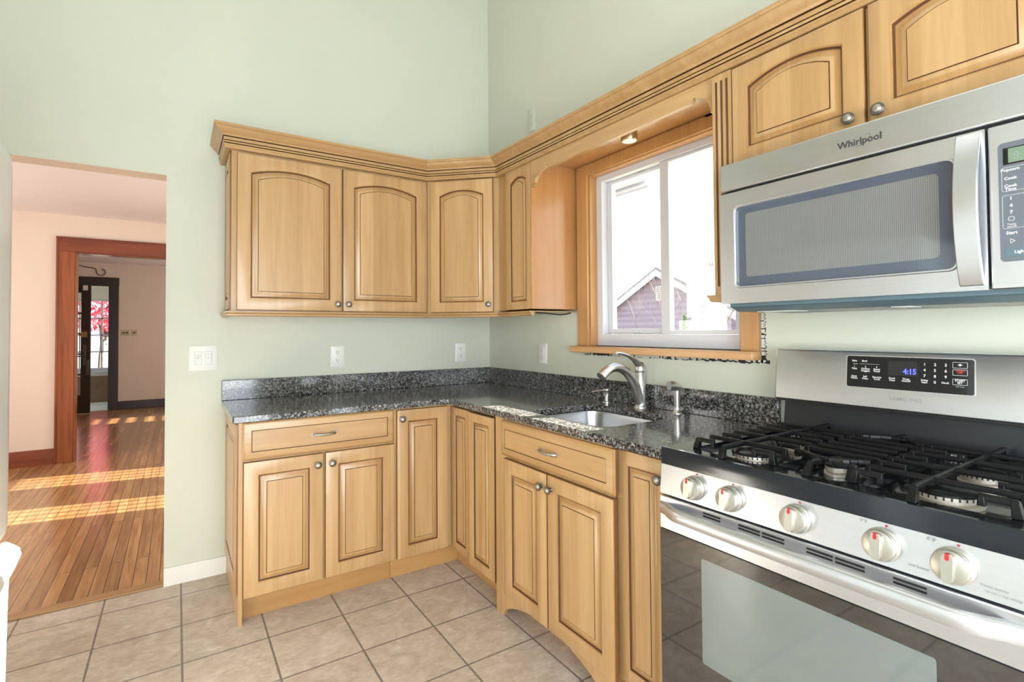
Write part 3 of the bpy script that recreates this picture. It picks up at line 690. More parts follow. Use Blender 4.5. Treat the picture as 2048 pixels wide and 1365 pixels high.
# handle: bowed strap
mb = MB(); rs = []
for k in range(21):
    t = k/20; z = 1.366+(1.702-1.366)*t; bow = math.sin(math.pi*t)
    y = -.4115-.034*bow**.8-.002
    c = .613
    rs.append([(c-.021, y, z), (c+.021, y, z), (c+.021, y+.009, z), (c-.021, y+.009, z)])
mb.rings(rs, 0, True, True); mb.build('handle', 'steel', dr, bevel=.002)
cp = MB().box(DW+.004, W_, -.410, -.374, 1.356, 1.7048).build('control_panel', 'steel', mw, bevel=.003)
MB().slab(rrect(.660, .757, 1.413, 1.664, .008), [], XZ, -.4113, -.4104).build('keypad', 'slate', cp)
MB().box(.668, .750, -.4118, -.4114, 1.617, 1.652).build('display_surround', 'blackglass', cp)
MB().box(.676, .747, -.4122, -.4119, 1.620, 1.650).build('display', 'lcd', cp)
mb = MB()
text(mb, '8:18', .700, 1.625, .024, -.41235, 1, 'CENTER', .8)
for s_, z in (('Popcorn', 1.603), ('Cook', 1.585), ('Cook\nTime', 1.569)): text(mb, s_, .6785, z, .0085, -.4118, 0, bold=.0002)
for s_, z in (('1', 1.542), ('4', 1.527), ('7', 1.513)): text(mb, s_, .6785, z, .0095, -.4118, 0, bold=.0003)
text(mb, 'Timer\nset/off', .6785, 1.489, .0058, -.4118, 0); text(mb, 'Start', .6785, 1.470, .009, -.4118, 0, bold=.0002)
text(mb, 'Light', .690, 1.4295, .0085, -.41235, 0, bold=.0002)
for c_, z in ((.702, 1.542), (.702, 1.527), (.702, 1.513), (.726, 1.542), (.726, 1.527), (.726, 1.513)):
    text(mb, {(.702, 1.542): '2', (.702, 1.527): '5', (.702, 1.513): '8', (.726, 1.542): '3', (.726, 1.527): '6', (.726, 1.513): '9'}[(c_, z)], c_, z, .0095, -.4118, 0, bold=.0003)
mb.slab(rrect(.6735, .6835, 1.4975, 1.5075, .0049), [rrect(.6742, .6828, 1.4982, 1.5068, .0042)], XZ, -.4118, -.4117)
mb.slab([(.6760, 1.4505), (.6760, 1.4605), (.6835, 1.4555)], [[(.6767, 1.4518), (.6767, 1.4592), (.6820, 1.4555)]], XZ, -.4118, -.4117)
for a in (rect(.665, .752, 1.5605, 1.611), rect(.665, .752, 1.482, 1.5525)):
    xs = [p[0] for p in a]; zs = [p[1] for p in a]
    mb.frame(rrect(min(xs), max(xs), min(zs), max(zs), .004), rrect(min(xs)+.0005, max(xs)-.0005, min(zs)+.0005, max(zs)-.0005, .0036), XZ, -.4117, -.4116)
mb.build('printed_labels', ['print_w', 'print_d'], cp)
MB().slab(rrect(.667, .752, 1.423, 1.4395, .004), [], XZ, -.4121, -.4114).build('light_button', 'underside', cp)
mb = MB(); mb.slab([(-.374, 1.3448), (-.010, 1.3448), (-.010, 1.332), (-.34, 1.332)], [], lambda a, b, t: (t, a, b), .012, W_-.012); bt = mb.build('bottom_tray', 'underside', mw)
MB().box(.20, .40, -.31, -.12, 1.3300, 1.3318).build('grease_filter', 'mesh', bt); MB().box(.48, .68, -.31, -.12, 1.3300, 1.3318).build('grease_filter', 'mesh', bt)
MB().box(.42, .46, -.30, -.22, 1.3300, 1.3318).build('lamp_cover', 'plastic', bt); MB().box(.06, .17, -.31, -.22, 1.3300, 1.3318).build('lamp_cover', 'plastic', bt)

# ================================================================== RANGE
rg = thing('gas_range', 'freestanding stainless and black five-burner gas range at the right of the counter', 'range', (0, -2.1125, 0), R(-90))
RW = .764; CZ = .935
MB().box(.002, RW-.002, -.655, -.014, .03, .905).build('body', plain('range_side_black', (.02, .02, .022, 1), .4), rg)
for x in (.04, RW-.04):
    for y in (-.60, -.08): MB().lathe([(.018, 0), (.018, .012), (.010, .014), (.010, .0298)], (x, y, 0), n=14, cap0=True).build('leg', 'dark', rg)
# cooktop: rim with recessed wells
mb = MB()
wells = [rrect(.060, .287, -.636, -.105, .05), rrect(.300, .466, -.636, -.105, .03), rrect(.479, .742, -.636, -.105, .05)]
mb.slab(rect(0, RW, -.688, -.045), wells, XY, .906, CZ)
for wl in wells: mb.slab(wl, [], XY, .906, .921)
ck = mb.build('cooktop', 'enamel', rg, bevel=.003)
mb = MB(); mb.slab([(-.690, .888), (-.6905, .928), (-.688, .9355), (-.680, .9362), (-.680, .888)], [], lambda a, b, t: (t, a, b), 0, RW); mb.build('cooktop_front_band', 'enamel_blue', rg)
def burner(x, y, r):
    b = MB(); b.lathe([(r*1.12, .9215), (r*1.12, .926), (r*.86, .928), (r*.86, .931), (r, .932), (r, .9425)], (x, y, 0), n=28, cap0=True)
    for k in range(28):
        a = 2*math.pi*k/28; cx, cy = x+(r+.0004)*math.cos(a), y+(r+.0004)*math.sin(a)
        t = Vector((-math.sin(a), math.cos(a), 0))*.0016; p = Vector((cx, cy, .9395)); u = Vector((0, 0, .003))
        b.add([p-t-u, p+t-u, p+t+u, p-t+u], [(0, 1, 2, 3)], 1)
    b = b.build('burner', ['burner', 'dark'], rg)
    MB().lathe([(r*.99, .9427), (r*1.04, .9435), (r*1.04, .9475), (r*.97, .9500), (r*.6, .9512), (0, .9514)], (x, y, 0), n=32, cap0=True, cap1=False).build('burner_cap', 'iron', b)
for x, y, r in ((.217, -.577, .050), (.205, -.345, .036), (.615, -.560, .054), (.615, -.335, .040)): burner(x, y, r)
# oval centre burner
b = MB(); rs = []
def oval(cx, cy, rx, ry, z, n=32): return [(cx+rx*math.cos(2*math.pi*k/n), cy+ry*math.sin(2*math.pi*k/n), z) for k in range(n)]
b.rings([oval(.400, -.455, .044, .11, .9215), oval(.400, -.455, .044, .11, .927), oval(.400, -.455, .036, .10, .930), oval(.400, -.455, .042, .106, .932), oval(.400, -.455, .042, .106, .9425)], 0, True, True)
b = b.build('burner', 'burner', rg)
MB().rings([oval(.400, -.455, .042, .106, .9427), oval(.400, -.455, .044, .108, .9445), oval(.400, -.455, .042, .106, .949), oval(.400, -.455, .02, .08, .951)], 0, True, True).build('burner_cap', 'iron', b)
GZ = .968
def bar(mb, x0, y0, x1, y1, wd=.0085, h=.012, z=GZ):
    d = Vector((x1-x0, y1-y0)); L_ = d.length; d.normalize(); nn = Vector((-d.y, d.x))*wd/2
    a, c = Vector((x0, y0)), Vector((x1, y1))
    r0 = lambda p, s, zz: (p.x+nn.x*s, p.y+nn.y*s, zz)
    mb.rings([[r0(p, -1, z-h), r0(p, 1, z-h), r0(p, 1, z-.003), r0(p, .6, z), r0(p, -.6, z), r0(p, -1, z-.003)] for p in (a, c)], 0, True, True)
def foot(mb, x, y, dx=0, dy=0, zb=CZ+.0004, z=GZ, w=.007):
    mb.rings([[(x+dx-w*1.25, y+dy-w*1.25, zb), (x+dx+w*1.25, y+dy-w*1.25, zb), (x+dx+w*1.25, y+dy+w*1.25, zb), (x+dx-w*1.25, y+dy+w*1.25, zb)],
              [(x-w*.8, y-w*.8, z-.002), (x+w*.8, y-w*.8, z-.002), (x+w*.8, y+w*.8, z-.002), (x-w*.8, y+w*.8, z-.002)]], 0, True, True)
BX = [-.620+.0605*i for i in range(8)]
def side_grate(x0, x1, sp):
    g = MB()
    bar(g, sp, -.656, sp, -.095)
    foot(g, sp, -.652, 0, -.014); foot(g, sp, -.090, 0, .008)
    for i, y in enumerate(BX):
        if i % 2 == 1: bar(g, x0, y, x1, y)
        else:
            bar(g, x0, y, x0+.055, y); bar(g, x1-.055, y, x1, y)
            foot(g, x0+.050, y, zb=.945, w=.005); foot(g, x1-.050, y, zb=.945, w=.005)
        if i in (0, 3, 7): foot(g, x0+.004, y, -.006, 0); foot(g, x1-.004, y, .004, 0)
        else:
            foot(g, x0+.004, y, zb=.945, w=.0055); foot(g, x1-.004, y, zb=.945, w=.0055)
    return g.build('grate', 'iron', rg, bevel=.0012)
side_grate(.072, .293, .178); side_grate(.473, .735, .594)
g = MB()
for k in range(5): bar(g, .303, -.478+.057*k, .463, -.478+.057*k)
curve = [(.301, -.533), (.316, -.533), (.331, -.540), (.352, -.556), (.376, -.566), (.396, -.567), (.415, -.561), (.432, -.545), (.443, -.532), (.452, -.525), (.466, -.521)]
for p, q in zip(curve, curve[1:]):
    bar(g, *p, *q); bar(g, p[0], -.728-p[1], q[0], -.728-q[1])
bar(g, .385, -.628, .385, -.590); foot(g, .385, -.624, 0, -.024); bar(g, .385, -.590, .385, -.565, z=GZ-.004)
bar(g, .420, -.592, .452, -.598); bar(g, .452, -.598, .463, -.585); bar(g, .420, -.592, .420, -.558); foot(g, .458, -.594, .004, -.016)
bar(g, .385, -.165, .385, -.105); foot(g, .385, -.110, 0, .008)
bar(g, .304, -.535, .304, -.19, z=GZ-.0115, h=.010); bar(g, .462, -.525, .462, -.20, z=GZ-.0115, h=.010)
for x in (.304, .462):
    for y in (-.478, -.25): foot(g, x, y)
g.build('grate', 'iron', rg, bevel=.0012)
# front control panel with five knobs
mb = MB(); mb.slab([(-.6895, .8875), (-.6985, .806), (-.656, .806), (-.656, .8875)], [], lambda a, b, t: (t, a, b), .001, RW-.001); pan = mb.build('knob_panel', 'steel', rg)
KX = [.1145, .222, .386, .553, .664]
for i, x in enumerate(KX):
    k = MB(); r = .0305
    k.lathe([(r*1.05, 0), (r*1.05, .004), (r*.93, .006), (r*.96, .019), (r*.93, .0215), (r*.87, .0225)], axis='-y', n=32, cap0=True)
    k.slab(rrect(-.0085, .0085, -.0255, .0255, .008), [], XZ, -.0355, -.0226)
    k = k.build('knob', 'knobmetal', rg, (x, -.6950, .8455), bevel=.0012)
    k.rotation_euler = (R(-6.3), 0, 0)
    mk = MB(); mk.slab(rrect(-.0032, .0032, .0135, .0235, .0025), [], XZ, -.0360, -.0354); mk.box(-.0032, .0032, -.0360, -.030, .0235, .0257); mk.build('marker', 'red', k)
for i, x in enumerate(KX):
    MB().lathe([(.0022, 0), (0, .0006)], (x+.006, -.6918, .8825), axis='-y', n=10).build('pointer_dot', 'red', rg)
for x, s_ in ((KX[3]-.034, '9\u00b09'), (KX[4]-.034, '8\u00b08')): label(s_, x, .878, .009, -.6925, 'print_d', rg)
label('Low Simmer', KX[3]+.06, .822, .0065, -.6985, 'print_d', rg); label('Power burner', KX[4]+.055, .826, .0065, -.6982, 'print_d', rg); label('For use at high settings', KX[4]+.066, .818, .005, -.6989, 'print_d', rg)
# oven door
od = MB(); od.box(0.0, RW, -.700, -.658, .7055, .8000); od.box(0, .022, -.699, -.658, .200, .7055); od.box(RW-.022, RW, -.699, -.658, .2, .7055); od.box(0, RW, -.699, -.658, .185, .2)
od = od.build('oven_door', 'steel', rg, bevel=.003)
gl = MB().box(.0225, RW-.0225, -.7005, -.668, .2005, .7052); 
gl.v = [(a if .1 < a < .7 else (.0015 if a < .1 else RW-.0015), b, c) for a, b, c in gl.v]
gl = gl.build('door_glass', 'ovenglass', od)
MB().slab(rrect(.138, .637, .392, .667, .006), [], XZ, -.7011, -.70055).build('oven_window', 'reflection_glass', od)
for x0, x1 in ((.145, .196), (.246, .302), (.307, .360), (.409, .463), (.468, .523), (.572, .625)):
    for z in (.7785, .7865): MB().box(x0, x1, -.7006, -.7001, z, z+.0045).build('vent_slot', 'dark', od)
mb = MB(); rs = []
for k in range(33):
    t = k/32; x = .004+(RW-.008)*t; e = min(t, 1-t); lift = min(1, e/.10); lift = lift*lift*(3-2*lift)
    y = -.7005-.003-.030*lift-.012*math.sin(math.pi*t)
    zc = .7665+.004*math.sin(math.pi*t); hh = .0165
    rs.append([(x, y, zc-hh), (x, y-.003, zc-hh*.4), (x, y-.002, zc+hh*.6), (x, y+.004, zc+hh), (x, y+.014, zc+hh), (x, y+.014, zc-hh)])
mb.rings(rs, 0, True, True); mb.build('handle', 'steel', od, smooth=50)
# warming drawer below
MB().box(0, RW, -.692, -.656, .045, .178).build('storage_drawer', 'steel', rg, bevel=.004)
MB().box(.0, RW, -.668, -.656, .178, .185).build('drawer_gap', 'dark', rg)
# backguard
mb = MB(); mb.slab([(-.044, .9355), (-.030, 1.030), (-.012, 1.030), (-.012, .9355)], [], lambda a, b, t: (t, a, b), .004, RW-.004); mb.build('backguard_base', plain('satin_black_panel', (.016, .018, .023, 1), .24), rg)
mb = MB(); mb.slab([(-.082, 1.030), (-.066, 1.198), (-.060, 1.205), (-.012, 1.205), (-.012, 1.030)], [], lambda a, b, t: (t, a, b), -.006, RW+.006); bg = mb.build('backguard', 'steel', rg, bevel=.004)
MB().box(-.004, RW+.004, -.076, -.013, 1.0240, 1.0298).build('backguard_trim', 'dark', rg)
def onbg(mb_): # tilt flat print onto the sloping backguard face
    mb_.v = [(x, y-.082+(z-1.030)*(.016/.168), z) for x, y, z in mb_.v]; return mb_
mb = MB(); mb.slab(rrect(.226, .536, 1.092, 1.188, .006), [], XZ, -.0013, -.0002); onbg(mb).build('touch_panel', 'blackglass', bg)
mb = MB(); mb.frame(rrect(.2235, .5385, 1.0895, 1.1905, .007), rrect(.2262, .5358, 1.0922, 1.1878, .006), XZ, -.0012, -.0002); onbg(mb).build('panel_bezel', 'steel', bg)
mb = MB(); mb.slab(rect(.338, .410, 1.134, 1.176), [], XZ, -.0019, -.0014); onbg(mb).build('clock_window', plain('smoked_display', (.02, .02, .022, 1), .15, noise=0), bg)
mb = MB(); text(mb, '4:15', .392, 1.140, .022, -.0023, 0, squash=.85, bold=.0007); onbg(mb).build('clock_digits', 'led', bg)
yy = -.0017
for s_, x, z in (('Bake', .247, 1.171), ('Broil', .275, 1.171), ('1\nPizza', .247, 1.153), ('2\nChicken\nNuggets', .278, 1.153), ('3\nBread\nProof', .308, 1.153), ('Keep\nWarm', .247, 1.123), ('Self\nClean', .277, 1.123), ('Favorite\nCook', .309, 1.123),
                 ('Cook\nTime', .348, 1.123), ('Timer\nOn/Off', .383, 1.123), ('Delay\nStart', .427, 1.123), ('Clock', .474, 1.119)):
    label(s_, x, z, .0072, yy, 'print_w', bg, onbg, bold=.0002)
for i, s_ in enumerate('123456789'): label(s_, .427+.024*(i % 3), 1.167-.0165*(i//3), .011, yy, 'print_w', bg, onbg, bold=.0002)
label('0', .451, 1.1175, .011, yy, 'print_w', bg, onbg, bold=.0002); label('Express', .250, 1.1625, .004, yy, 'print_w', bg, onbg)
onbg(MB().box(.262, .315, yy-.0001, yy, 1.1638, 1.1643)).build('rule_line', 'print_w', bg)
for z in (1.165, 1.145, 1.119):
    onbg(MB().frame(rrect(.490, .522, z-.0015, z+.0150, .002), rrect(.4908, .5212, z-.0007, z+.0142, .0015), XZ, yy, yy+.0001)).build('button_outline', 'print_w', bg)
label('START\nSET', .506, 1.1275, .0075, yy, 'print_w', bg, onbg, bold=.0002); label('lock 3 sec', .506, 1.112, .0045, yy, 'print_w', bg, onbg)
mb = MB(); mb.lathe([(.0032, 0), (0, .0001)], (.506, yy, 1.1725), axis='-y', n=12); mb.box(.500, .502, yy-.0001, yy, 1.172, 1.173); mb.box(.510, .512, yy-.0001, yy, 1.172, 1.173)
label('OVEN\nOFF', .506, 1.1545, .0072, yy, 'print_r', bg, onbg, bold=.0002)
onbg(mb).build('lamp_symbol', 'print_w', bg)
mb = MB(); text(mb, 'SAMSUNG', .381, 1.060, .0155, -.0006, 0, squash=1.15, bold=.0003); onbg(mb).build('badge', plain('etched_print', (.42, .42, .43, 1), .4, .5, noise=0), bg)

# ================================================================== OUTLETS AND SWITCHES
def outlet(label, loc, rot, wd=.081, ht=.128, plate='plastic', slots=True):
    t = thing('wall_outlet', label, 'outlet', loc, rot, 'duplex wall outlets')
    b = BASE[t.name]
    def rr(i, y): return [(x, y, z+b) for x, z in rrect(-wd/2+i, wd/2-i, -ht/2+i, ht/2-i, .005, 3)]
    MB().rings([rr(0, -.0008), rr(0, -.003), rr(.004, -.006)], 0, True, True).build('plate', plate, t)
    mb = MB()
    for s_ in (-1, 1): mb.slab(rrect(-.0165, .0165, s_*.0245-.015+b, s_*.0245+.015+b, .008), [], XZ, -.0078, -.0058)
    rc = mb.build('receptacles', plate, t)
    mb = MB()
    for s_ in (-1, 1):
        z = b+s_*.0245
        mb.box(-.0085, -.0060, -.0083, -.0079, z-.002, z+.009); mb.box(.0060, .0080, -.0083, -.0079, z-.001, z+.008); mb.lathe([(.0028, 0), (0, .0003)], (0, -.0080, z-.0085), axis='-y', n=10)
    mb.box(-.001, .001, -.0064, -.0059, b-.001, b+.001); mb.build('slots', 'slotdark', t); return t
outlet('white duplex outlet on the back wall near the left end of the counter', (-1.0645, 0, 1.128), 0)
outlet('white duplex outlet on the back wall beside the room corner', (-.234, 0, 1.130), 0)
outlet('white duplex outlet on the window wall between corner and sill', (0, -.630, 1.134), R(-90), .086, .124)
outlet('pale outlet high on the wall above the crown moulding', (0, -.532, 2.606), R(-90), .075, .150, 'green')
sw = thing('light_switch', 'white double light switch plate between the doorway and the counter', 'switch', (-1.758, 0, 1.143))
b = 1.143
def rr(i, y): return [(x, y, z+b) for x, z in rrect(-.064+i, .064-i, -.066+i, .066-i, .004, 3)]
MB().rings([rr(0, -.0008), rr(0, -.003), rr(.004, -.006)], 0, True, True).build('plate', 'plastic', sw)
for s_ in (-.023, .023):
    k = MB(); k.slab(rrect(s_-.0165, s_+.0165, b-.034, b+.034, .002), [rrect(s_-.0155, s_+.0155, b-.033, b+.033, .002)], XZ, -.0068, -.0058, 1)
    k.rings([[(s_-.0125, -.006, b-.022), (s_+.0125, -.006, b-.022), (s_+.0125, -.006, b+.024), (s_-.0125, -.006, b+.024)], [(s_-.0115, -.0125, b-.020), (s_+.0115, -.0125, b-.020), (s_+.0115, -.0072, b+.022), (s_-.0115, -.0072, b+.022)]], 0, False, True)
    k.box(s_-.0006, s_+.0006, -.0128, -.0100, b-.004, b+.008, 1)
    k.build('rocker', ['plastic', 'print_d'], sw)
cb = MB(); cb.tube([(-.27, -.930, 1.3718), (-.22, -.936, 1.3695), (-.17, -.941, 1.3645), (-.12, -.944, 1.3610), (-.08, -.946, 1.3650), (-.045, -.947, 1.3718)], .0035, 8)
cb = cb.build('cable', 'dark'); tag(cb, 'short black cable dangling under the slim wall cabinet beside the window', 'cable')

# ================================================================== REFRIGERATOR (left edge of the view)
fr = thing('refrigerator', 'white bottom-freezer refrigerator at the far left, seen edge-on', 'refrigerator', (-2.62, -1.63, 0), R(90))
# local x runs along +y of the room, local -y faces +x (the room)
FY = -.36
MB().box(-.40, .40, FY+.07, .38, .02, 1.77).build('cabinet', 'fridge', fr, bevel=.006)
def fdoor(z0, z1, name, lip):
    mb = MB(); rs = []
    xs = [-.415+.83*k/28 for k in range(29)]
    def dep(x): e = abs(x)/.415; return -.012*(1-e*e)-.014*(1-max(0, (e-.9)/.1)**2.5)
    prof = [(z0, .0)]+[(z0+.010, -.012), (z0+.03, -.016)]+[(z1-.05, -.016), (z1-.02, -.012), (z1, 0)] if not lip else \
           [(z0, 0), (z0+.01, -.012), (z1-.16, -.018), (z1-.085, -.020), (z1-.055, -.035), (z1-.030, -.044), (z1-.012, -.040), (z1, -.024), (z1+.001, .0)]
    for z, dy in prof: rs.append([(x, FY+.024+dy+dep(x), z) for x in xs]+[(.415, FY+.0695, z), (-.415, FY+.0695, z)])
    mb.rings(rs, 0, True, True); return mb.build(name, 'fridge', fr, smooth=60)
fdoor(.735, 1.775, 'upper_door', False); fdoor(.10, .712, 'freezer_drawer', True)
mb = MB(); mb.box(-.40, .40, FY+.06, FY+.30, .0, .0198); mb.build('foot_grille', 'slate', fr)

rcab = thing('refrigerator_wall_cabinet', 'two-door maple cabinet over the refrigerator, mirrored in the microwave glass', 'cabinet', (XL, -2.05, 1.84), R(90))
MB().box(0, .86, -.316, -.004, 1.8405, 2.44).build('carcass', 'maple', rcab)
d = door_mb(.424, .59, .03).build('door', DM, rcab, (.004, -.3165, 1.845)); knob(d, .398, .04)
d = door_mb(.424, .59, .03).build('door', DM, rcab, (.432, -.3165, 1.845)); knob(d, .026, .04)

# ================================================================== PARLOR DOOR, SUNROOM, GARDEN
mb = MB(); mb.box(DX1, DX1+.125, 7.575, 7.6, 0, 2.205); mb.box(DX0-.12, DX0, 7.575, 7.6, 0, 2.205); mb.box(DX0-.12, DX1+.13, 7.570, 7.6, 2.075, 2.21); mb.box(DX1-.012, DX1, 7.6, 7.72, 0, 2.075); mb.box(DX0, DX0+.012, 7.6, 7.72, 0, 2.075); mb.box(DX0, DX1, 7.6, 7.72, 2.063, 2.075)
struct(mb, 'trim_8', 'blackwood', bevel=.003)
dl = MB(); LW = .80
dl.slab(rect(0, LW, 0.012, 2.055), [rect(.12, LW-.12, .30, 1.93)], XZ, 0, .04)
leaf = dl.build('door_1', 'blackwood', None, (-3.805, 7.585, 0), R(-19), bevel=.002, kind='structure')
MB().box(.12, LW-.12, .018, .022, .30, 1.93).build('pane', 'pane', leaf)
mb = MB()
for k in range(1, 5): mb.box(.12, LW-.12, .008, .032, .30+1.63*k/5-.012, .30+1.63*k/5+.012)
mb.box(LW/2-.01, LW/2+.01, .008, .032, .30, 1.93); mb.build('muntins', 'blackwood', leaf)
mb = MB(); mb.box(LW-.085, LW-.045, -.008, 0, .78, 1.10); mb.tube([(LW-.065, -.008, .92), (LW-.065, -.05, .92)], .012, 10); mb.tube([(LW-.065, -.05, .92), (LW-.15, -.052, .92)], .010, 10); mb.box(LW-.03, LW+.002, -.03, 0, .62, .86)
mb.build('handle', 'pewter', leaf, bevel=.002)
mb = MB(); mb.slab([(LW-.10, 1.22), (LW-.03, 1.22), (LW-.03, 1.31), (LW-.10, 1.31), (LW-.135, 1.265)], [], XZ, -.008, 0); mb.build('lock_plate', 'brass', leaf)
MB().box(LW-.095, LW-.03, -.006, 0, 1.97, 2.05).build('sensor', 'plastic', leaf)
def plate(label, x, n):
    t = thing('switch_plate', label, 'switch', (x, 7.6, 1.288), 0)
    wd = .115 if n == 2 else .075
    MB().box(-wd/2, wd/2, -.007, -.0005, 1.238, 1.338).build('plate', 'ivory', t, bevel=.002)
    for k in range(n):
        xx = (k-(n-1)/2)*.046
        MB().box(xx-.010, xx+.010, -.018, -.007, 1.276, 1.300).build('toggle', 'slotdark', t)
plate('ivory double switch plate beside the black door, nearer the door', -2.607, 2)
plate('ivory single switch plate beside the black door, right of the double one', -2.485, 1)
mb = MB(); pts = [(-3.40, 7.590, 2.44), (-3.25, 7.588, 2.392), (-3.10, 7.586, 2.365), (-3.015, 7.586, 2.352), (-3.000, 7.586, 2.318)]
for k in range(15):
    a = R(175+k*20); rad = .062-.0012*k
    pts.append((-2.935+rad*math.cos(a)*1.05, 7.586, 2.298+rad*math.sin(a)))
mb.tube(pts, .006, 8); wr = mb.build('wire', 'dark'); tag(wr, 'black curled wire on the parlor wall above the dark door', 'wire')
# sunroom
SYN = 9.3
mb = MB(); mb.slab(rect(-5, 0, -.05, 2.5), [rect(-3.75, -2.55, .565, 1.93)], XZ, SYN, SYN+.12, 0); mb.box(-5, 0, SYN-.02, SYN, -.03, .47, 1); struct(mb, 'wall_sunroom', ['white', 'concrete'])
struct(MB().box(-5, 0, 7.72, 9.42, 2.5, 2.56), 'ceiling', 'white')
struct(MB().slab(rect(7.72, 9.42, -.1, 2.5), [], YZ, 0, .1), 'wall_sunroom_sun_block', 'white')  # unseen wall added to keep sun off the sunroom board
w2 = MB(); w2.slab(rect(-3.75, -2.55, .565, 1.93), [rect(-3.71, -2.59, .62, 1.90)], XZ, SYN+.02, SYN+.09); w2 = struct(w2, 'window_2', 'vinyl')
mb = MB(); 
for x in (-3.42, -3.09, -2.80): mb.box(x-.012, x+.012, SYN+.03, SYN+.06, .62, 1.90)
for z in (.93, 1.25, 1.57): mb.box(-3.71, -2.59, SYN+.03, SYN+.06, z-.012, z+.012)
mb.build('muntins', 'vinyl', w2)
MB().box(-3.8, -2.5, SYN-.05, SYN+.02, .53, .565).build('stool', 'vinyl', w2, bevel=.003)
MB().box(-3.71, -2.59, SYN+.064, SYN+.068, .62, 1.90).build('pane', 'pane', w2)
# hall and parlor window frames (their slats throw the bands of sun on the floor)
def side_window(i, y0, y1, z0, z1, ns, th):
    f = MB(); f.slab(rect(y0, y1, z0, z1), [rect(y0+.025, y1-.025, z0+.03, z1-.03)], YZ, .03, .10); f = struct(f, 'window_%d' % i, 'vinyl')
    s = MB()
    if ns < 0:
        for k in range(1, -ns+1):
            y = y0+(y1-y0)*k/(-ns+1); s.box(.05, .08, y-th/2, y+th/2, z0, z1)
    for k in range(1, ns+1):
        z = z0+(z1-z0)*k/(ns+1); s.box(.05, .08, y0, y1, z-th/2, z+th/2)
    s.build('muntins', 'vinyl', f)
    MB().box(.086, .088, y0+.024, y1-.024, z0+.029, z1-.029).build('sun_dimming_pane', 'sun_dimmer', f)  # added pane, dims the sun bands on the floors
side_window(3, .985, 1.39, .75, 2.05, -3, .016); side_window(4, 1.96, 2.42, .75, 2.05, -3, .016); side_window(5, 5.45, 6.05, .75, 1.75, 7, .045)
# kitchen openings behind the camera
f = MB(); f.slab(rect(-2.85, -.95, .08, 2.35), [rect(-2.79, -1.93, .16, 2.29), rect(-1.87, -1.01, .16, 2.29)], XZ, YF-.09, YF-.01); f = struct(f, 'door_2', 'vinyl')
f = MB(); f.slab(rect(-4.1, -3.1, 1.1, 2.4), [rect(-4.04, -3.16, 1.16, 2.34)], YZ, XL-.09, XL-.01); f = struct(f, 'window_6', 'vinyl')
# outside
gr = struct(MB().box(-20, 40, -25, 40, -.75, -.65), 'ground', 'grass')
def tree(name, label, cat, loc, trunk, leaves, leafmat, seed):
    random.seed(seed); t = thing(name, label, cat, loc)
    mb = MB()
    def br(p, d, L_, r, dep):
        pts = [p]; q = Vector(p); dd = Vector(d)
        for k in range(4):
            dd = (dd+Vector((random.uniform(-.25, .25), random.uniform(-.25, .25), random.uniform(-.08, .2)))).normalized()
            q = q+dd*L_/4; pts.append(tuple(q))
        mb.tube(pts, [r*(1-.14*k) for k in range(5)], 6)
        if dep > 0:
            for k in range(3 if dep > 1 else 2):
                nd = (dd+Vector((random.uniform(-1, 1), random.uniform(-1, 1), random.uniform(-.1, .7)))).normalized()
                br(pts[-1] if k else pts[-2], nd, L_*.72, r*.5, dep-1)
    z0 = BASE[t.name]
    br((0, 0, z0), *trunk); mb.build('trunk', 'bark', t)
    if leaves:
        n, c, rad, sz = leaves; lb = MB()
        for k in range(n):
            while True:
                p = Vector([random.uniform(-1, 1) for _ in range(3)])
                if p.length < 1: break
            p = Vector((c[0]+p.x*rad[0], c[1]+p.y*rad[1], c[2]+p.z*rad[2]))
            a = Vector([random.gauss(0, 1) for _ in range(3)]).normalized(); b_ = a.cross(Vector([random.gauss(0, 1) for _ in range(3)])).normalized(); s_ = sz*random.uniform(.6, 1.3)
            lb.add([p-a*s_, p+b_*s_*.5, p+a*s_, p-b_*s_*.5], [(0, 1, 2, 3)])
        o = lb.build('foliage', leafmat, t)
    return t
tree('maple_tree', 'red-leaved maple tree outside the sunroom window', 'tree', (-3.72, 14.2, -.65), ((.02, 0, 1), 1.9, .13, 3), (2600, (0, 0, 2.45), (2.0, 1.2, 1.15), .10), 'redleaf', 5)
tree('bare_tree', 'bare leafless tree in front of the mauve house, seen through the window', 'tree', (6.0, 2.2, -.65), ((.05, .12, 1), 1.6, .032, 5), None, None, 11)
tree('bare_sapling', 'thin bare sapling left of the bare tree outside the window', 'tree', (6.3, 4.1, -.65), ((0, -.1, 1), 1.3, .020, 4), None, None, 23)
random.seed(2)
sh = thing('conifer_shrub', 'small green conical shrub behind the window mullion', 'shrub', (8.0, 4.55, -.65))
lb = MB()
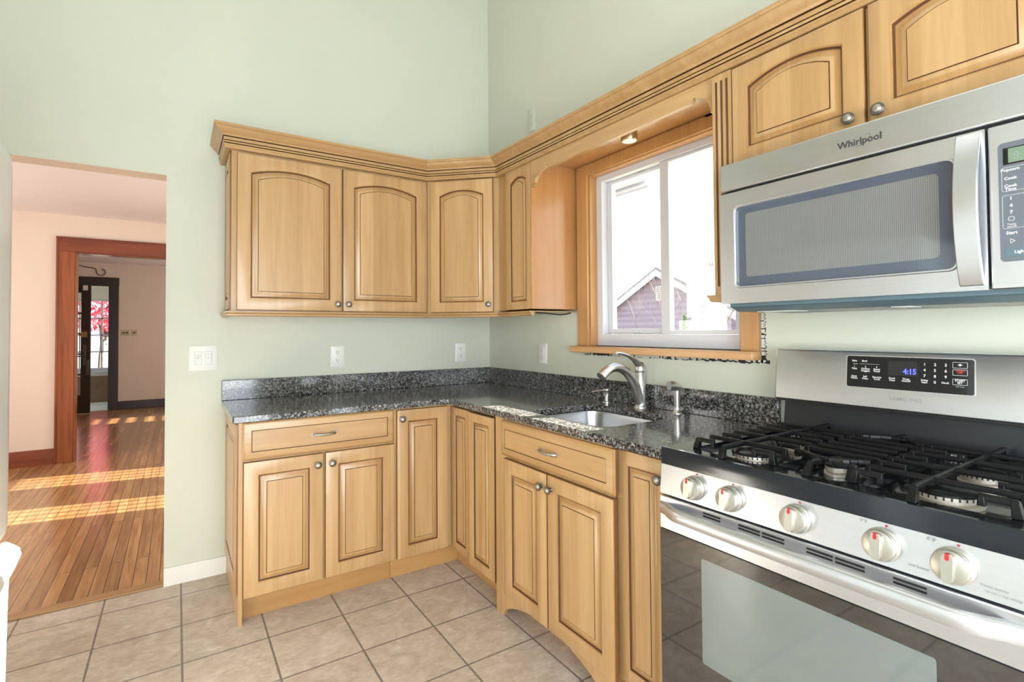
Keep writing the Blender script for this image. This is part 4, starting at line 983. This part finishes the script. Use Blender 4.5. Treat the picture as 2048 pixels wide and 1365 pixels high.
for k in range(700):
    h = random.random()**.7; z = -.6+2.25*(1-h); rad = .42*h*math.sqrt(random.random()); a0 = random.uniform(0, 6.283)
    p = Vector((rad*math.cos(a0), rad*math.sin(a0), z)); a = Vector([random.gauss(0, 1) for _ in range(3)]).normalized(); b_ = a.cross(Vector((0, .3, 1))).normalized(); s_ = .06
    lb.add([p-a*s_, p+b_*s_*.6, p+a*s_, p-b_*s_*.6], [(0, 1, 2, 3)])
lb.build('foliage', 'greenleaf', sh); MB().tube([(0, 0, -.65), (0, 0, 1.2)], .03, 6).build('stem', 'bark', sh)
ho = thing('house', 'mauve sided neighbouring house with a white-trimmed gable outside the window', 'house', (12, 8.6, -.65))
mb = MB(); gz, gy = 3.34, 2.6
mb.slab([(-gy, -.65), (gy, -.65), (gy, gz-1.45), (0, gz-.06), (-gy, gz-1.45)], [], YZ, 0, 4.0); mb.box(.8, 6.2, -14, .3, -.65, 1.85); mb.build('walls', 'siding', ho)
mb = MB(); sl = (1.45-.06)/gy
for s_ in (-1, 1):
    mb.slab([(0, gz-.02), (s_*(gy+.3), gz-.02-(gy+.3)*sl), (s_*(gy+.3), gz+.07-(gy+.3)*sl), (0, gz+.07)], [], YZ, -.25, 4.2)
mb.slab([(.45, 1.80), (3.5, 3.62), (6.6, 1.80), (6.6, 1.70), (3.5, 3.52), (.45, 1.70)], [], XZ, -14, .6)
mb.build('roof', 'roof', ho)
mb = MB()
for s_ in (-1, 1): mb.slab([(0, gz-.02), (s_*(gy+.3), gz-.02-(gy+.3)*sl), (s_*(gy+.3), gz-.24-(gy+.3)*sl), (0, gz-.24)], [], YZ, -.28, -.2505)
mb.build('rake_trim', 'vinyl', ho)
mb = MB(); mb.slab(rect(-.22, .22, 2.28, 2.78), [rect(-.17, .17, 2.33, 2.73)], YZ, -.03, 0)
for k in range(6): mb.box(-.02, 0, -.17, .17, 2.35+.063*k, 2.38+.063*k)
mb.build('gable_vent', 'vinyl', ho)
ev = thing('roof_eave', 'grey roof eave corner with gutter at the top of the left window pane', 'eave', (.16, -.58, 2.28))
mb = MB(); mb.box(.002, .80, 0, 8.1, 2.355, 2.375); mb.build('soffit_board', 'roof', ev)
mb = MB(); mb.tube([(.83, -.02, 2.345), (.83, 8.1, 2.345)], .032, 10); mb.build('gutter', plain('grey_gutter', (.10, .11, .15, 1), .4), ev)
